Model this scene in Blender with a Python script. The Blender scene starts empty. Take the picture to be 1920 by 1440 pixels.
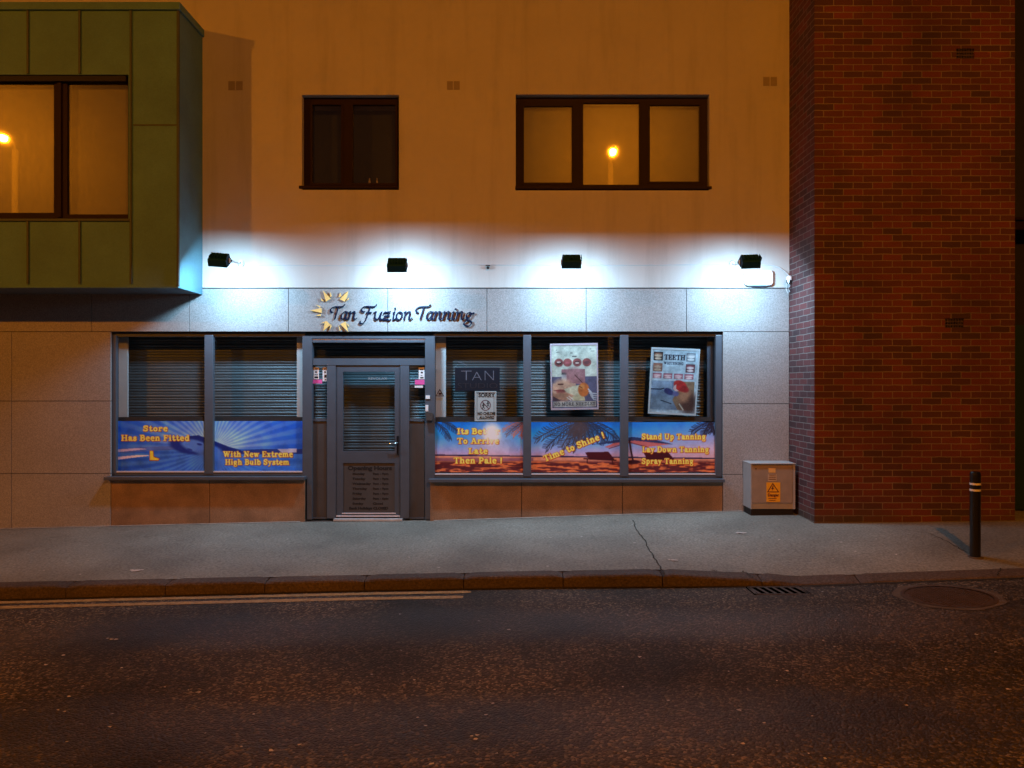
import bpy, bmesh, math, random
import numpy as np
from mathutils import Vector, Matrix
R = math.radians
rnd = random.Random(7)
C = bpy.context.scene.collection

# ------------------------------------------------------------------ camera, world, exposure
D, F, H = 9.49, 1423.0, 1.73          # metres from facade to lens, focal length in photo pixels, eye height
cam_d = bpy.data.cameras.new('camera'); cam = bpy.data.objects.new('camera', cam_d); C.objects.link(cam)
cam.location = (0, -D, H); cam.rotation_euler = (R(90), 0, 0)
cam_d.sensor_width = 36; cam_d.lens = 36 * F / 1920; cam_d.clip_end = 500; cam_d.clip_start = 0.05
bpy.context.scene.camera = cam
world = bpy.data.worlds.new("World"); bpy.context.scene.world = world; world.use_nodes = True
bgn = world.node_tree.nodes['Background']
bgn.inputs[0].default_value = (0.35, 0.65, 1.0, 1); bgn.inputs[1].default_value = 0.013
vs = bpy.context.scene.view_settings
vs.view_transform = 'Standard'; vs.look = 'None'; vs.exposure = 0; vs.gamma = 1
SODIUM = (1.0, 0.275, 0.006); LED = (0.42, 0.74, 1.0)
LED_W = 43.0; SOD_STRENGTH = 4900.0
cy = bpy.context.scene.cycles
cy.max_bounces = 8; cy.sample_clamp_indirect = 3.0

def X(px, y=0.0): return (px - 960) * (D + y) / F
def Z(py, y=0.0): return H - (py - 720) * (D + y) / F

# ------------------------------------------------------------------ materials
def mat(name, col, rough=0.6, metal=0.0, var=0.0, vscale=3.0, speck=0.0, sscale=150.0, bump=0.0, bscale=60.0,
        spec=0.5, coat=0.0, emis=None, estr=0.0, col2=None, streak=0.0):
    m = bpy.data.materials.new(name); m.use_nodes = True
    nt = m.node_tree; n = nt.nodes; l = nt.links; b = n['Principled BSDF']
    b.inputs['Base Color'].default_value = (*col, 1); b.inputs['Roughness'].default_value = rough
    b.inputs['Metallic'].default_value = metal; b.inputs['Specular IOR Level'].default_value = spec
    b.inputs['Coat Weight'].default_value = coat
    if emis: b.inputs['Emission Color'].default_value = (*emis, 1); b.inputs['Emission Strength'].default_value = estr
    tc = n.new('ShaderNodeTexCoord')
    src = None
    if var or col2:
        nz = n.new('ShaderNodeTexNoise'); nz.inputs['Scale'].default_value = vscale; nz.inputs['Detail'].default_value = 6
        nz.inputs['Roughness'].default_value = 0.6
        l.new(tc.outputs['Object'], nz.inputs['Vector'])
        rp = n.new('ShaderNodeMapRange'); rp.inputs['From Min'].default_value = 0.3; rp.inputs['From Max'].default_value = 0.7
        l.new(nz.outputs['Fac'], rp.inputs['Value'])
        mx = n.new('ShaderNodeMix'); mx.data_type = 'RGBA'
        c2 = col2 if col2 else tuple(c * (1 + var) for c in col)
        c1 = tuple(c * (1 - var) for c in col)
        mx.inputs['A'].default_value = (*c1, 1); mx.inputs['B'].default_value = (*c2, 1)
        l.new(rp.outputs[0], mx.inputs['Factor']); src = mx.outputs['Result']
    if speck:
        nz2 = n.new('ShaderNodeTexNoise'); nz2.inputs['Scale'].default_value = sscale; nz2.inputs['Detail'].default_value = 2
        l.new(tc.outputs['Object'], nz2.inputs['Vector'])
        r2 = n.new('ShaderNodeMapRange'); r2.inputs['From Min'].default_value = 0.3; r2.inputs['From Max'].default_value = 0.7
        r2.inputs['To Min'].default_value = 1 - speck; r2.inputs['To Max'].default_value = 1 + speck
        l.new(nz2.outputs['Fac'], r2.inputs['Value'])
        vm = n.new('ShaderNodeVectorMath'); vm.operation = 'SCALE'
        if src: l.new(src, vm.inputs[0])
        else: vm.inputs[0].default_value = col
        l.new(r2.outputs[0], vm.inputs['Scale']); src = vm.outputs[0]
    if streak:                                                    # rain streaks: noise drawn out downwards
        mp = n.new('ShaderNodeMapping'); mp.inputs['Scale'].default_value = (2.3, 2.3, .22); l.new(tc.outputs['Object'], mp.inputs[0])
        n3 = n.new('ShaderNodeTexNoise'); n3.inputs['Scale'].default_value = 1.6; n3.inputs['Detail'].default_value = 7; n3.inputs['Roughness'].default_value = .65
        l.new(mp.outputs[0], n3.inputs['Vector'])
        r3 = n.new('ShaderNodeMapRange'); r3.inputs['From Min'].default_value = .5; r3.inputs['From Max'].default_value = .8
        r3.inputs['To Min'].default_value = 1; r3.inputs['To Max'].default_value = 1-streak*1.5; l.new(n3.outputs['Fac'], r3.inputs['Value'])
        v3 = n.new('ShaderNodeVectorMath'); v3.operation = 'SCALE'; l.new(src, v3.inputs[0]); l.new(r3.outputs[0], v3.inputs['Scale']); src = v3.outputs[0]
    if src: l.new(src, b.inputs['Base Color'])
    if bump:
        nb = n.new('ShaderNodeTexNoise'); nb.inputs['Scale'].default_value = bscale; nb.inputs['Detail'].default_value = 5
        l.new(tc.outputs['Object'], nb.inputs['Vector'])
        bn = n.new('ShaderNodeBump'); bn.inputs['Strength'].default_value = bump; bn.inputs['Distance'].default_value = 0.01
        l.new(nb.outputs['Fac'], bn.inputs['Height']); l.new(bn.outputs[0], b.inputs['Normal'])
    return m

def glass_mat(name, refl, rough=0.02, tint=(0.9, 0.93, 0.95), haze=0.0):
    """thin sheet: mostly lets light through, a fixed share plus fresnel is mirrored; haze = grimy broad lobe"""
    m = bpy.data.materials.new(name); m.use_nodes = True
    nt = m.node_tree; n = nt.nodes; l = nt.links; n.remove(n['Principled BSDF'])
    out = n['Material Output']
    tr = n.new('ShaderNodeBsdfTransparent'); tr.inputs[0].default_value = (*tint, 1)
    gl = n.new('ShaderNodeBsdfGlossy'); gl.inputs['Roughness'].default_value = rough
    fr = n.new('ShaderNodeFresnel'); fr.inputs[0].default_value = 1.45
    ad = n.new('ShaderNodeMath'); ad.operation = 'ADD'; ad.inputs[1].default_value = refl; ad.use_clamp = True
    l.new(fr.outputs[0], ad.inputs[0])
    ge = n.new('ShaderNodeNewGeometry'); fb = n.new('ShaderNodeMath'); fb.operation = 'SUBTRACT'; fb.inputs[0].default_value = 1; l.new(ge.outputs['Backfacing'], fb.inputs[1])
    am = n.new('ShaderNodeMath'); am.operation = 'MULTIPLY'; l.new(ad.outputs[0], am.inputs[0]); l.new(fb.outputs[0], am.inputs[1])
    top = gl.outputs[0]
    if haze:
        g2 = n.new('ShaderNodeBsdfGlossy'); g2.inputs['Roughness'].default_value = 0.34
        tc = n.new('ShaderNodeTexCoord'); mp = n.new('ShaderNodeMapping'); mp.inputs['Scale'].default_value = (16, 16, 5)
        nz = n.new('ShaderNodeTexNoise'); nz.inputs['Scale'].default_value = 2.2; nz.inputs['Detail'].default_value = 7
        l.new(tc.outputs['Object'], mp.inputs[0]); l.new(mp.outputs[0], nz.inputs['Vector'])
        mr = n.new('ShaderNodeMapRange'); mr.inputs['From Min'].default_value = .35; mr.inputs['From Max'].default_value = .75
        mr.inputs['To Min'].default_value = haze * .8; mr.inputs['To Max'].default_value = haze * 1.15
        l.new(nz.outputs['Fac'], mr.inputs['Value'])
        mm = n.new('ShaderNodeMixShader'); l.new(mr.outputs[0], mm.inputs[0]); l.new(gl.outputs[0], mm.inputs[1]); l.new(g2.outputs[0], mm.inputs[2])
        top = mm.outputs[0]
    mx = n.new('ShaderNodeMixShader'); l.new(am.outputs[0], mx.inputs[0]); l.new(tr.outputs[0], mx.inputs[1]); l.new(top, mx.inputs[2])
    l.new(mx.outputs[0], out.inputs[0])
    return m

def print_mat(name, rough=0.35, wobble=0.0):
    m = bpy.data.materials.new(name); m.use_nodes = True
    nt = m.node_tree; n = nt.nodes; l = nt.links; b = n['Principled BSDF']
    a = n.new('ShaderNodeVertexColor'); a.layer_name = 'print'
    l.new(a.outputs[0], b.inputs['Base Color']); b.inputs['Roughness'].default_value = rough
    if wobble:
        tc = n.new('ShaderNodeTexCoord'); nb = n.new('ShaderNodeTexNoise'); nb.inputs['Scale'].default_value = 9
        l.new(tc.outputs['Object'], nb.inputs['Vector'])
        bn = n.new('ShaderNodeBump'); bn.inputs['Strength'].default_value = wobble; bn.inputs['Distance'].default_value = 0.01
        l.new(nb.outputs['Fac'], bn.inputs['Height']); l.new(bn.outputs[0], b.inputs['Normal'])
    return m

def brick_mat(name, side):
    m = bpy.data.materials.new(name); m.use_nodes = True
    nt = m.node_tree; n = nt.nodes; l = nt.links; b = n['Principled BSDF']
    tc = n.new('ShaderNodeTexCoord'); sp = n.new('ShaderNodeSeparateXYZ'); cb = n.new('ShaderNodeCombineXYZ')
    l.new(tc.outputs['Object'], sp.inputs[0]); l.new(sp.outputs['Y' if side else 'X'], cb.inputs[0]); l.new(sp.outputs['Z'], cb.inputs[1])
    # small wobble so that the joints are not ruler straight
    nw = n.new('ShaderNodeTexNoise'); nw.inputs['Scale'].default_value = 7; l.new(cb.outputs[0], nw.inputs['Vector'])
    vm = n.new('ShaderNodeVectorMath'); vm.operation = 'SCALE'; vm.inputs['Scale'].default_value = 0.012; l.new(nw.outputs['Color'], vm.inputs[0])
    va = n.new('ShaderNodeVectorMath'); va.operation = 'ADD'; l.new(cb.outputs[0], va.inputs[0]); l.new(vm.outputs[0], va.inputs[1])
    def brick(c1, c2, mo):
        t = n.new('ShaderNodeTexBrick'); l.new(va.outputs[0], t.inputs['Vector'])
        t.inputs['Scale'].default_value = 1; t.inputs['Brick Width'].default_value = 0.225; t.inputs['Row Height'].default_value = 0.075
        t.inputs['Mortar Size'].default_value = 0.0055; t.inputs['Mortar Smooth'].default_value = 0.3
        t.inputs['Color1'].default_value = (*c1, 1); t.inputs['Color2'].default_value = (*c2, 1); t.inputs['Mortar'].default_value = (*mo, 1)
        t.inputs['Bias'].default_value = -0.15
        return t
    A = brick((0.140, 0.032, 0.032), (0.046, 0.024, 0.028), (0.21, 0.175, 0.16))
    big = n.new('ShaderNodeTexNoise'); big.inputs['Scale'].default_value = 1.3; big.inputs['Detail'].default_value = 4; l.new(cb.outputs[0], big.inputs['Vector'])
    r = n.new('ShaderNodeMapRange'); r.inputs['From Min'].default_value = .3; r.inputs['From Max'].default_value = .7
    r.inputs['To Min'].default_value = .7; r.inputs['To Max'].default_value = 1.25; l.new(big.outputs['Fac'], r.inputs['Value'])
    fine = n.new('ShaderNodeTexNoise'); fine.inputs['Scale'].default_value = 90; l.new(cb.outputs[0], fine.inputs['Vector'])
    r2 = n.new('ShaderNodeMapRange'); r2.inputs['From Min'].default_value = .3; r2.inputs['From Max'].default_value = .7
    r2.inputs['To Min'].default_value = .75; r2.inputs['To Max'].default_value = 1.2; l.new(fine.outputs['Fac'], r2.inputs['Value'])
    mu = n.new('ShaderNodeMath'); mu.operation = 'MULTIPLY'; l.new(r.outputs[0], mu.inputs[0]); l.new(r2.outputs[0], mu.inputs[1])
    sc = n.new('ShaderNodeVectorMath'); sc.operation = 'SCALE'; l.new(A.outputs['Color'], sc.inputs[0]); l.new(mu.outputs[0], sc.inputs['Scale'])
    # green algae low down where the wall meets the wet pavement
    ml = n.new('ShaderNodeMath'); ml.operation = 'MULTIPLY_ADD'; l.new(big.outputs['Fac'], ml.inputs[0]); ml.inputs[1].default_value = 0.9
    l.new(sp.outputs['Z'], ml.inputs[2])
    gr = n.new('ShaderNodeMapRange'); gr.inputs['From Min'].default_value = .75; gr.inputs['From Max'].default_value = .35; gr.clamp = True
    gr.inputs['To Min'].default_value = 0; gr.inputs['To Max'].default_value = .55; l.new(ml.outputs[0], gr.inputs['Value'])
    mg = n.new('ShaderNodeMix'); mg.data_type = 'RGBA'; l.new(gr.outputs[0], mg.inputs['Factor']); l.new(sc.outputs[0], mg.inputs['A'])
    mg.inputs['B'].default_value = (0.07, 0.075, 0.035, 1)
    l.new(mg.outputs['Result'], b.inputs['Base Color']); b.inputs['Roughness'].default_value = 0.8
    bn = n.new('ShaderNodeBump'); bn.inputs['Strength'].default_value = 0.7; bn.inputs['Distance'].default_value = 0.006
    iv = n.new('ShaderNodeMath'); iv.operation = 'MULTIPLY_ADD'; iv.inputs[1].default_value = -1; l.new(A.outputs['Fac'], iv.inputs[0])
    fs = n.new('ShaderNodeMath'); fs.operation = 'MULTIPLY'; fs.inputs[1].default_value = .5; l.new(fine.outputs['Fac'], fs.inputs[0])
    l.new(fs.outputs[0], iv.inputs[2]); l.new(iv.outputs[0], bn.inputs['Height']); l.new(bn.outputs[0], b.inputs['Normal'])
    return m

def asphalt_mat(name, base, chip, chip_amt, scale, rough, patch=0.35, bump=0.5, tracks=False):
    m = bpy.data.materials.new(name); m.use_nodes = True
    nt = m.node_tree; n = nt.nodes; l = nt.links; b = n['Principled BSDF']
    tc = n.new('ShaderNodeTexCoord')
    vo = n.new('ShaderNodeTexVoronoi'); vo.inputs['Scale'].default_value = scale; l.new(tc.outputs['Object'], vo.inputs['Vector'])
    sp = n.new('ShaderNodeSeparateColor'); l.new(vo.outputs['Color'], sp.inputs[0])
    pw = n.new('ShaderNodeMath'); pw.operation = 'POWER'; pw.inputs[1].default_value = 5; l.new(sp.outputs[0], pw.inputs[0])
    big = n.new('ShaderNodeTexNoise'); big.inputs['Scale'].default_value = 0.7; big.inputs['Detail'].default_value = 6
    l.new(tc.outputs['Object'], big.inputs['Vector'])
    r = n.new('ShaderNodeMapRange'); r.inputs['From Min'].default_value = .35; r.inputs['From Max'].default_value = .65
    l.new(big.outputs['Fac'], r.inputs['Value'])
    am = n.new('ShaderNodeMath'); am.operation = 'MULTIPLY'; l.new(pw.outputs[0], am.inputs[0])
    r3 = n.new('ShaderNodeMapRange'); r3.inputs['To Min'].default_value = chip_amt * .18; r3.inputs['To Max'].default_value = chip_amt
    l.new(r.outputs[0], r3.inputs['Value']); l.new(r3.outputs[0], am.inputs[1])
    mx = n.new('ShaderNodeMix'); mx.data_type = 'RGBA'; l.new(am.outputs[0], mx.inputs['Factor'])
    fine = n.new('ShaderNodeTexNoise'); fine.inputs['Scale'].default_value = 45; fine.inputs['Detail'].default_value = 6
    l.new(tc.outputs['Object'], fine.inputs['Vector'])
    r2 = n.new('ShaderNodeMapRange'); r2.inputs['From Min'].default_value = .3; r2.inputs['From Max'].default_value = .7
    r2.inputs['To Min'].default_value = .6; r2.inputs['To Max'].default_value = 1.4; l.new(fine.outputs['Fac'], r2.inputs['Value'])
    r4 = n.new('ShaderNodeMapRange'); r4.inputs['To Min'].default_value = 1 - patch; r4.inputs['To Max'].default_value = 1 + patch
    l.new(r.outputs[0], r4.inputs['Value'])
    mu = n.new('ShaderNodeMath'); mu.operation = 'MULTIPLY'; l.new(r2.outputs[0], mu.inputs[0]); l.new(r4.outputs[0], mu.inputs[1])
    vmv = n.new('ShaderNodeVectorMath'); vmv.operation = 'SCALE'; vmv.inputs[0].default_value = base; l.new(mu.outputs[0], vmv.inputs['Scale'])
    l.new(vmv.outputs[0], mx.inputs['A']); mx.inputs['B'].default_value = (*chip, 1)
    l.new(mx.outputs['Result'], b.inputs['Base Color'])
    rr = n.new('ShaderNodeMapRange'); rr.inputs['To Min'].default_value = rough - .1; rr.inputs['To Max'].default_value = rough + .12
    l.new(big.outputs['Fac'], rr.inputs['Value']); l.new(rr.outputs[0], b.inputs['Roughness'])
    if tracks:                                                    # tyres have polished two bands along the road
        sy = n.new('ShaderNodeSeparateXYZ'); l.new(tc.outputs['Object'], sy.inputs[0])
        wv = n.new('ShaderNodeMath'); wv.operation = 'MULTIPLY_ADD'; wv.inputs[1].default_value = 2*math.pi/1.75; wv.inputs[2].default_value = 2*math.pi*3.62/1.75
        l.new(sy.outputs['Y'], wv.inputs[0])
        jt = n.new('ShaderNodeMath'); jt.operation = 'MULTIPLY_ADD'; jt.inputs[1].default_value = 2.4; l.new(big.outputs['Fac'], jt.inputs[0]); l.new(wv.outputs[0], jt.inputs[2])
        jo = n.new('ShaderNodeMath'); jo.operation = 'SUBTRACT'; jo.inputs[1].default_value = 1.2; l.new(jt.outputs[0], jo.inputs[0])
        cs = n.new('ShaderNodeMath'); cs.operation = 'COSINE'; l.new(jo.outputs[0], cs.inputs[0])
        tk = n.new('ShaderNodeMapRange'); tk.inputs['From Min'].default_value = -.3; tk.inputs['From Max'].default_value = .9; l.new(cs.outputs[0], tk.inputs['Value'])
        ra = n.new('ShaderNodeMapRange'); ra.inputs['To Min'].default_value = .62; ra.inputs['To Max'].default_value = .43; l.new(tk.outputs[0], ra.inputs['Value'])
        l.new(ra.outputs[0], b.inputs['Roughness'])
        sa = n.new('ShaderNodeMapRange'); sa.inputs['To Min'].default_value = .3; sa.inputs['To Max'].default_value = .5; l.new(tk.outputs[0], sa.inputs['Value'])
        l.new(sa.outputs[0], b.inputs['Specular IOR Level'])
        ca = n.new('ShaderNodeMapRange'); ca.inputs['To Min'].default_value = 1.0; ca.inputs['To Max'].default_value = .65; l.new(tk.outputs[0], ca.inputs['Value'])
        cm = n.new('ShaderNodeMath'); cm.operation = 'MULTIPLY'; l.new(am.outputs[0], cm.inputs[0]); l.new(ca.outputs[0], cm.inputs[1]); cm.use_clamp = True
        l.new(cm.outputs[0], mx.inputs['Factor'])
    bn = n.new('ShaderNodeBump'); bn.inputs['Strength'].default_value = bump; bn.inputs['Distance'].default_value = 0.008
    hh = n.new('ShaderNodeMath'); hh.operation = 'SUBTRACT'; l.new(fine.outputs['Fac'], hh.inputs[0]); l.new(vo.outputs['Distance'], hh.inputs[1])
    l.new(hh.outputs[0], bn.inputs['Height']); l.new(bn.outputs[0], b.inputs['Normal'])
    return m

M = {}
M['render'] = mat('painted_render', (0.50, 0.50, 0.48), .9, var=.05, vscale=1.2, speck=.05, sscale=120, bump=.25, bscale=220, streak=.16)
M['granite'] = mat('grey_granite', (0.28, 0.285, 0.29), .55, var=.07, vscale=1.5, speck=.26, sscale=95)
M['riser'] = mat('stained_granite', (0.24, 0.165, 0.105), .6, var=.34, vscale=3.2, speck=.3, sscale=95)
M['joint'] = mat('dark_joint', (0.03, 0.03, 0.035), .9)
M['frame'] = mat('grey_aluminium_frame', (0.072, 0.092, 0.120), .42, var=.08, vscale=8, bump=.03)
M['panel'] = mat('grey_door_panel', (0.055, 0.055, 0.055), .55, var=.12, vscale=5)
M['darkframe'] = mat('brown_window_frame', (0.02, 0.010, 0.012), .6, var=.1, spec=.15)
M['white'] = mat('white_paint', (0.72, 0.74, 0.72), .6, var=.05, vscale=6)
M['bead'] = mat('bright_bead', (0.6, 0.6, 0.65), .35)
M['copper'] = mat('green_patinated_cladding', (0.08, 0.21, 0.27), .62, var=.16, vscale=2.2, speck=.08, sscale=60, bump=.06, bscale=12)
M['copperseam'] = mat('seam_dark_cladding', (0.05, 0.075, 0.07), .6, var=.2)
M['soffit'] = mat('soffit_board', (0.10, 0.14, 0.17), .8, var=.12)
M['blind'] = mat('cream_roller_blind', (0.22, 0.2, 0.17), .9, var=.06, vscale=5)
M['dark'] = mat('dark_room', (0.012, 0.014, 0.02), .9)
M['room'] = mat('dim_room_wall', (0.02, 0.022, 0.03), .9, var=.3, vscale=1.5)
M['shutter'] = mat('galvanised_slat', (0.13, 0.16, 0.17), .42, .3, var=.12, vscale=3, spec=.5)
M['black'] = mat('black_paint', (0.008, 0.009, 0.011), .32, coat=.3)
M['housing'] = mat('lamp_housing', (0.006, 0.05, 0.13), .6, spec=.15)
M['zinc'] = mat('grey_cabinet_steel', (0.38, 0.38, 0.38), .5, .1, var=.08, vscale=6, bump=.04)
M['cabdoor'] = mat('cabinet_door_paint', (0.30, 0.25, 0.20), .55, var=.12, vscale=7)
M['yellow'] = mat('yellow_label', (0.85, 0.42, 0.01), .5)
M['redink'] = mat('dark_red_ink', (0.06, 0.01, 0.008), .6)
M['gold'] = mat('gold_sheet', (0.80, 0.50, 0.16), .45, var=.1, vscale=20)
M['navy'] = mat('navy_letter', (0.006, 0.012, 0.035), .25, var=.2, coat=.4)
M['letterside'] = mat('grey_ink', (0.35, 0.35, 0.36), .6)
M['ink'] = mat('black_ink', (0.005, 0.005, 0.006), .7)
M['faintink'] = mat('faint_grey_lettering', (0.25, 0.27, 0.30), .5)
M['dimink'] = mat('dim_tube_lettering', (0.045, 0.04, 0.05), .5)
M['greytube'] = mat('pale_tube_lettering', (0.22, 0.22, 0.27), .5)
M['pink'] = mat('pink_sticker', (0.75, 0.10, 0.38), .5)
M['cable'] = mat('white_cable', (0.55, 0.58, 0.6), .6)
M['chrome'] = mat('chrome', (0.75, 0.75, 0.76), .22, 1.0)
M['plastic'] = mat('white_plastic', (0.78, 0.80, 0.82), .35)
M['plasticblue'] = mat('blue_plastic', (0.12, 0.25, 0.5), .4)
M['greytext'] = mat('grey_text', (0.45, 0.5, 0.55), .5)
M['kerb'] = asphalt_mat('worn_kerb_concrete', (0.062, 0.046, 0.037), (0.18, 0.15, 0.12), .5, 70, .75, .3, .5)
M['pave'] = asphalt_mat('worn_pavement_asphalt', (0.20, 0.205, 0.178), (0.30, 0.30, 0.28), .3, 90, .62, .27, .4)
M['road'] = asphalt_mat('road_asphalt', (0.025, 0.022, 0.019), (0.34, 0.28, 0.20), 1.0, 66, .50, .45, .9, tracks=True)
M['earth'] = mat('bare_ground', (0.05, 0.045, 0.04), .9, var=.3)
M['roadline'] = mat('worn_yellow_road_paint', (0.33, 0.225, 0.08), .6, var=.35, vscale=14, speck=.3, sscale=60, bump=.3)
M['iron'] = mat('cast_iron', (0.085, 0.062, 0.05), .5, .3, var=.3, vscale=12, bump=.2)
M['mortar'] = mat('mortar_ring', (0.085, 0.068, 0.052), .8, var=.3, vscale=9, bump=.4)
M['crack'] = mat('dirt_filled_crack', (0.018, 0.017, 0.012), .9)
M['litter'] = mat('pale_paper', (0.55, 0.53, 0.50), .7)
M['lampglass'] = mat('sodium_lamp_bowl', (0.1, 0.1, 0.1), .5, emis=SODIUM, estr=SOD_STRENGTH)
M['ledlens'] = mat('led_lens', (0.8, 0.8, 0.8), .4, emis=LED, estr=14)
M['pole'] = mat('galvanised_pole', (0.7, 0.7, 0.68), .5, .2, var=.1)
M['brickF'] = brick_mat('red_brick_front', False); M['brickS'] = brick_mat('red_brick_return', True)
M['gate'] = mat('dark_green_gate_paint', (0.01, 0.035, 0.02), .5, var=.2)
M['glass'] = glass_mat('shop_glass', .05, .015)
M['upglass'] = glass_mat('upper_window_glass', .10, .02, haze=.38)
M['vinyl'] = print_mat('printed_vinyl', .38, .15); M['poster'] = print_mat('printed_poster', .6, .2); M['signp'] = print_mat('printed_plastic_sign', .5)
M['jar'] = mat('pale_bottle', (0.5, 0.42, 0.45), .3)

# ------------------------------------------------------------------ builders
def box(bm, x0, x1, y0, y1, z0, z1, bev=0.0):
    v = [bm.verts.new(p) for p in [(x0,y0,z0),(x1,y0,z0),(x1,y1,z0),(x0,y1,z0),(x0,y0,z1),(x1,y0,z1),(x1,y1,z1),(x0,y1,z1)]]
    fs = [bm.faces.new([v[i] for i in q]) for q in [(0,3,2,1),(4,5,6,7),(0,1,5,4),(1,2,6,5),(2,3,7,6),(3,0,4,7)]]
    if bev:
        es = list({e for f in fs for e in f.edges})
        bmesh.ops.bevel(bm, geom=es, offset=bev, segments=2, affect='EDGES', profile=.5)
def pbox(bm, px0, px1, py0, py1, yf, depth, bev=0.0):
    """box whose front face (at world y=yf) covers these photo pixels"""
    box(bm, X(px0, yf), X(px1, yf), yf, yf + depth, Z(py1, yf), Z(py0, yf), bev)
def prism(bm, pts, y0, y1):
    """closed polygon in x,z extruded from y0 (front) to y1"""
    a = [bm.verts.new((p[0], y0, p[1])) for p in pts]; b = [bm.verts.new((p[0], y1, p[1])) for p in pts]
    bm.faces.new(a); bm.faces.new(b[::-1])
    n = len(pts)
    for i in range(n): bm.faces.new([a[i], b[i], b[(i+1) % n], a[(i+1) % n]])
    bmesh.ops.recalc_face_normals(bm, faces=bm.faces[:])
def lathe(bm, c, prof, seg=24, axis='z'):
    rings = []
    for r, h in prof:
        ring = []
        for i in range(seg):
            a = 2*math.pi*i/seg
            p = (c[0]+r*math.cos(a), c[1]+r*math.sin(a), c[2]+h) if axis == 'z' else (c[0]+r*math.cos(a), c[1]+h, c[2]+r*math.sin(a))
            ring.append(bm.verts.new(p))
        rings.append(ring)
    for a, b in zip(rings, rings[1:]):
        for i in range(seg): bm.faces.new([a[i], a[(i+1)%seg], b[(i+1)%seg], b[i]])
    bm.faces.new(rings[0][::-1]); bm.faces.new(rings[-1])
    bmesh.ops.recalc_face_normals(bm, faces=bm.faces[:])
def tube(bm, pts, r, seg=8):
    pts = [Vector(p) for p in pts]; rings = []
    for i, p in enumerate(pts):
        t = (pts[min(i+1, len(pts)-1)] - pts[max(i-1, 0)]).normalized()
        u = t.cross(Vector((0, 0, 1)) if abs(t.z) < .9 else Vector((1, 0, 0))).normalized(); w = t.cross(u)
        rings.append([bm.verts.new(p + r*(u*math.cos(2*math.pi*k/seg) + w*math.sin(2*math.pi*k/seg))) for k in range(seg)])
    for a, b in zip(rings, rings[1:]):
        for k in range(seg): bm.faces.new([a[k], a[(k+1)%seg], b[(k+1)%seg], b[k]])
    bm.faces.new(rings[0]); bm.faces.new(rings[-1][::-1])
    bmesh.ops.recalc_face_normals(bm, faces=bm.faces[:])
def holed(bm, x0, x1, z0, z1, holes, y0, y1):
    xs = sorted({x0, x1, *[h[0] for h in holes], *[h[1] for h in holes]}); zs = sorted({z0, z1, *[h[2] for h in holes], *[h[3] for h in holes]})
    xs = [x for x in xs if x0 <= x <= x1]; zs = [z for z in zs if z0 <= z <= z1]
    def solid(i, j):
        if not (0 <= i < len(xs)-1 and 0 <= j < len(zs)-1): return False
        cx = (xs[i]+xs[i+1])/2; cz = (zs[j]+zs[j+1])/2
        return not any(h[0] < cx < h[1] and h[2] < cz < h[3] for h in holes)
    V = {}
    def v(x, y, z):
        k = (round(x, 5), round(y, 5), round(z, 5))
        if k not in V: V[k] = bm.verts.new(k)
        return V[k]
    for i in range(len(xs)-1):
        for j in range(len(zs)-1):
            if not solid(i, j): continue
            a, b, c, d = xs[i], xs[i+1], zs[j], zs[j+1]
            bm.faces.new([v(a,y0,c), v(b,y0,c), v(b,y0,d), v(a,y0,d)]); bm.faces.new([v(a,y1,d), v(b,y1,d), v(b,y1,c), v(a,y1,c)])
            if not solid(i-1, j): bm.faces.new([v(a,y0,c), v(a,y0,d), v(a,y1,d), v(a,y1,c)])
            if not solid(i+1, j): bm.faces.new([v(b,y1,c), v(b,y1,d), v(b,y0,d), v(b,y0,c)])
            if not solid(i, j-1): bm.faces.new([v(a,y1,c), v(b,y1,c), v(b,y0,c), v(a,y0,c)])
            if not solid(i, j+1): bm.faces.new([v(a,y0,d), v(b,y0,d), v(b,y1,d), v(a,y1,d)])

def link(name, me, parent=None, base=None):
    o = bpy.data.objects.new(name, me); C.objects.link(o)
    if parent: o.parent = parent
    return o
def root_of(o):
    while o.parent: o = o.parent
    return o
def part(name, bm, m, parent=None, label=None, smooth=False):
    """link a bmesh built in world coordinates as ONE mesh object under parent"""
    if parent is not None:
        off = root_of(parent)['_base']; bmesh.ops.translate(bm, verts=bm.verts[:], vec=-Vector(off))
    me = bpy.data.meshes.new(name); bm.to_mesh(me); bm.free()
    for mm in (m if isinstance(m, list) else [m]): me.materials.append(mm)
    if smooth:
        for p in me.polygons: p.use_smooth = True
    o = link(name, me, parent)
    if label: o['label'] = label
    return o
def thing(name, label, cat, loc=(0, 0, 0), group=None):
    o = bpy.data.objects.new(name, None); C.objects.link(o); o.empty_display_size = .1
    o.location = loc; o['_base'] = list(loc); o['label'] = label; o['category'] = cat
    if group: o['group'] = group
    return o
def tag(o, label, cat, group=None, kind=None):
    """single-mesh thing: move its origin to its middle and describe it"""
    if o.data and len(o.data.vertices):
        co = [v.co.copy() for v in o.data.vertices]
        c = Vector(((min(p.x for p in co)+max(p.x for p in co))/2, (min(p.y for p in co)+max(p.y for p in co))/2, min(p.z for p in co)))
        o.data.transform(Matrix.Translation(-c)); o.location = c
        o['_base'] = list(c)
    o['label'] = label; o['category'] = cat
    if group: o['group'] = group
    if kind: o['kind'] = kind
    return o
def struct(name, bm, m, smooth=False):
    o = part(name, bm, m, None, smooth=smooth); o['kind'] = 'structure'; return o
def B(): return bmesh.new()
def pieces(name, rects, yf, depth, m, parent, bev=0.0):
    for a, b, c, d in rects:
        bm = B(); pbox(bm, a, b, c, d, yf, depth, bev); part(name, bm, m, parent)
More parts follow.
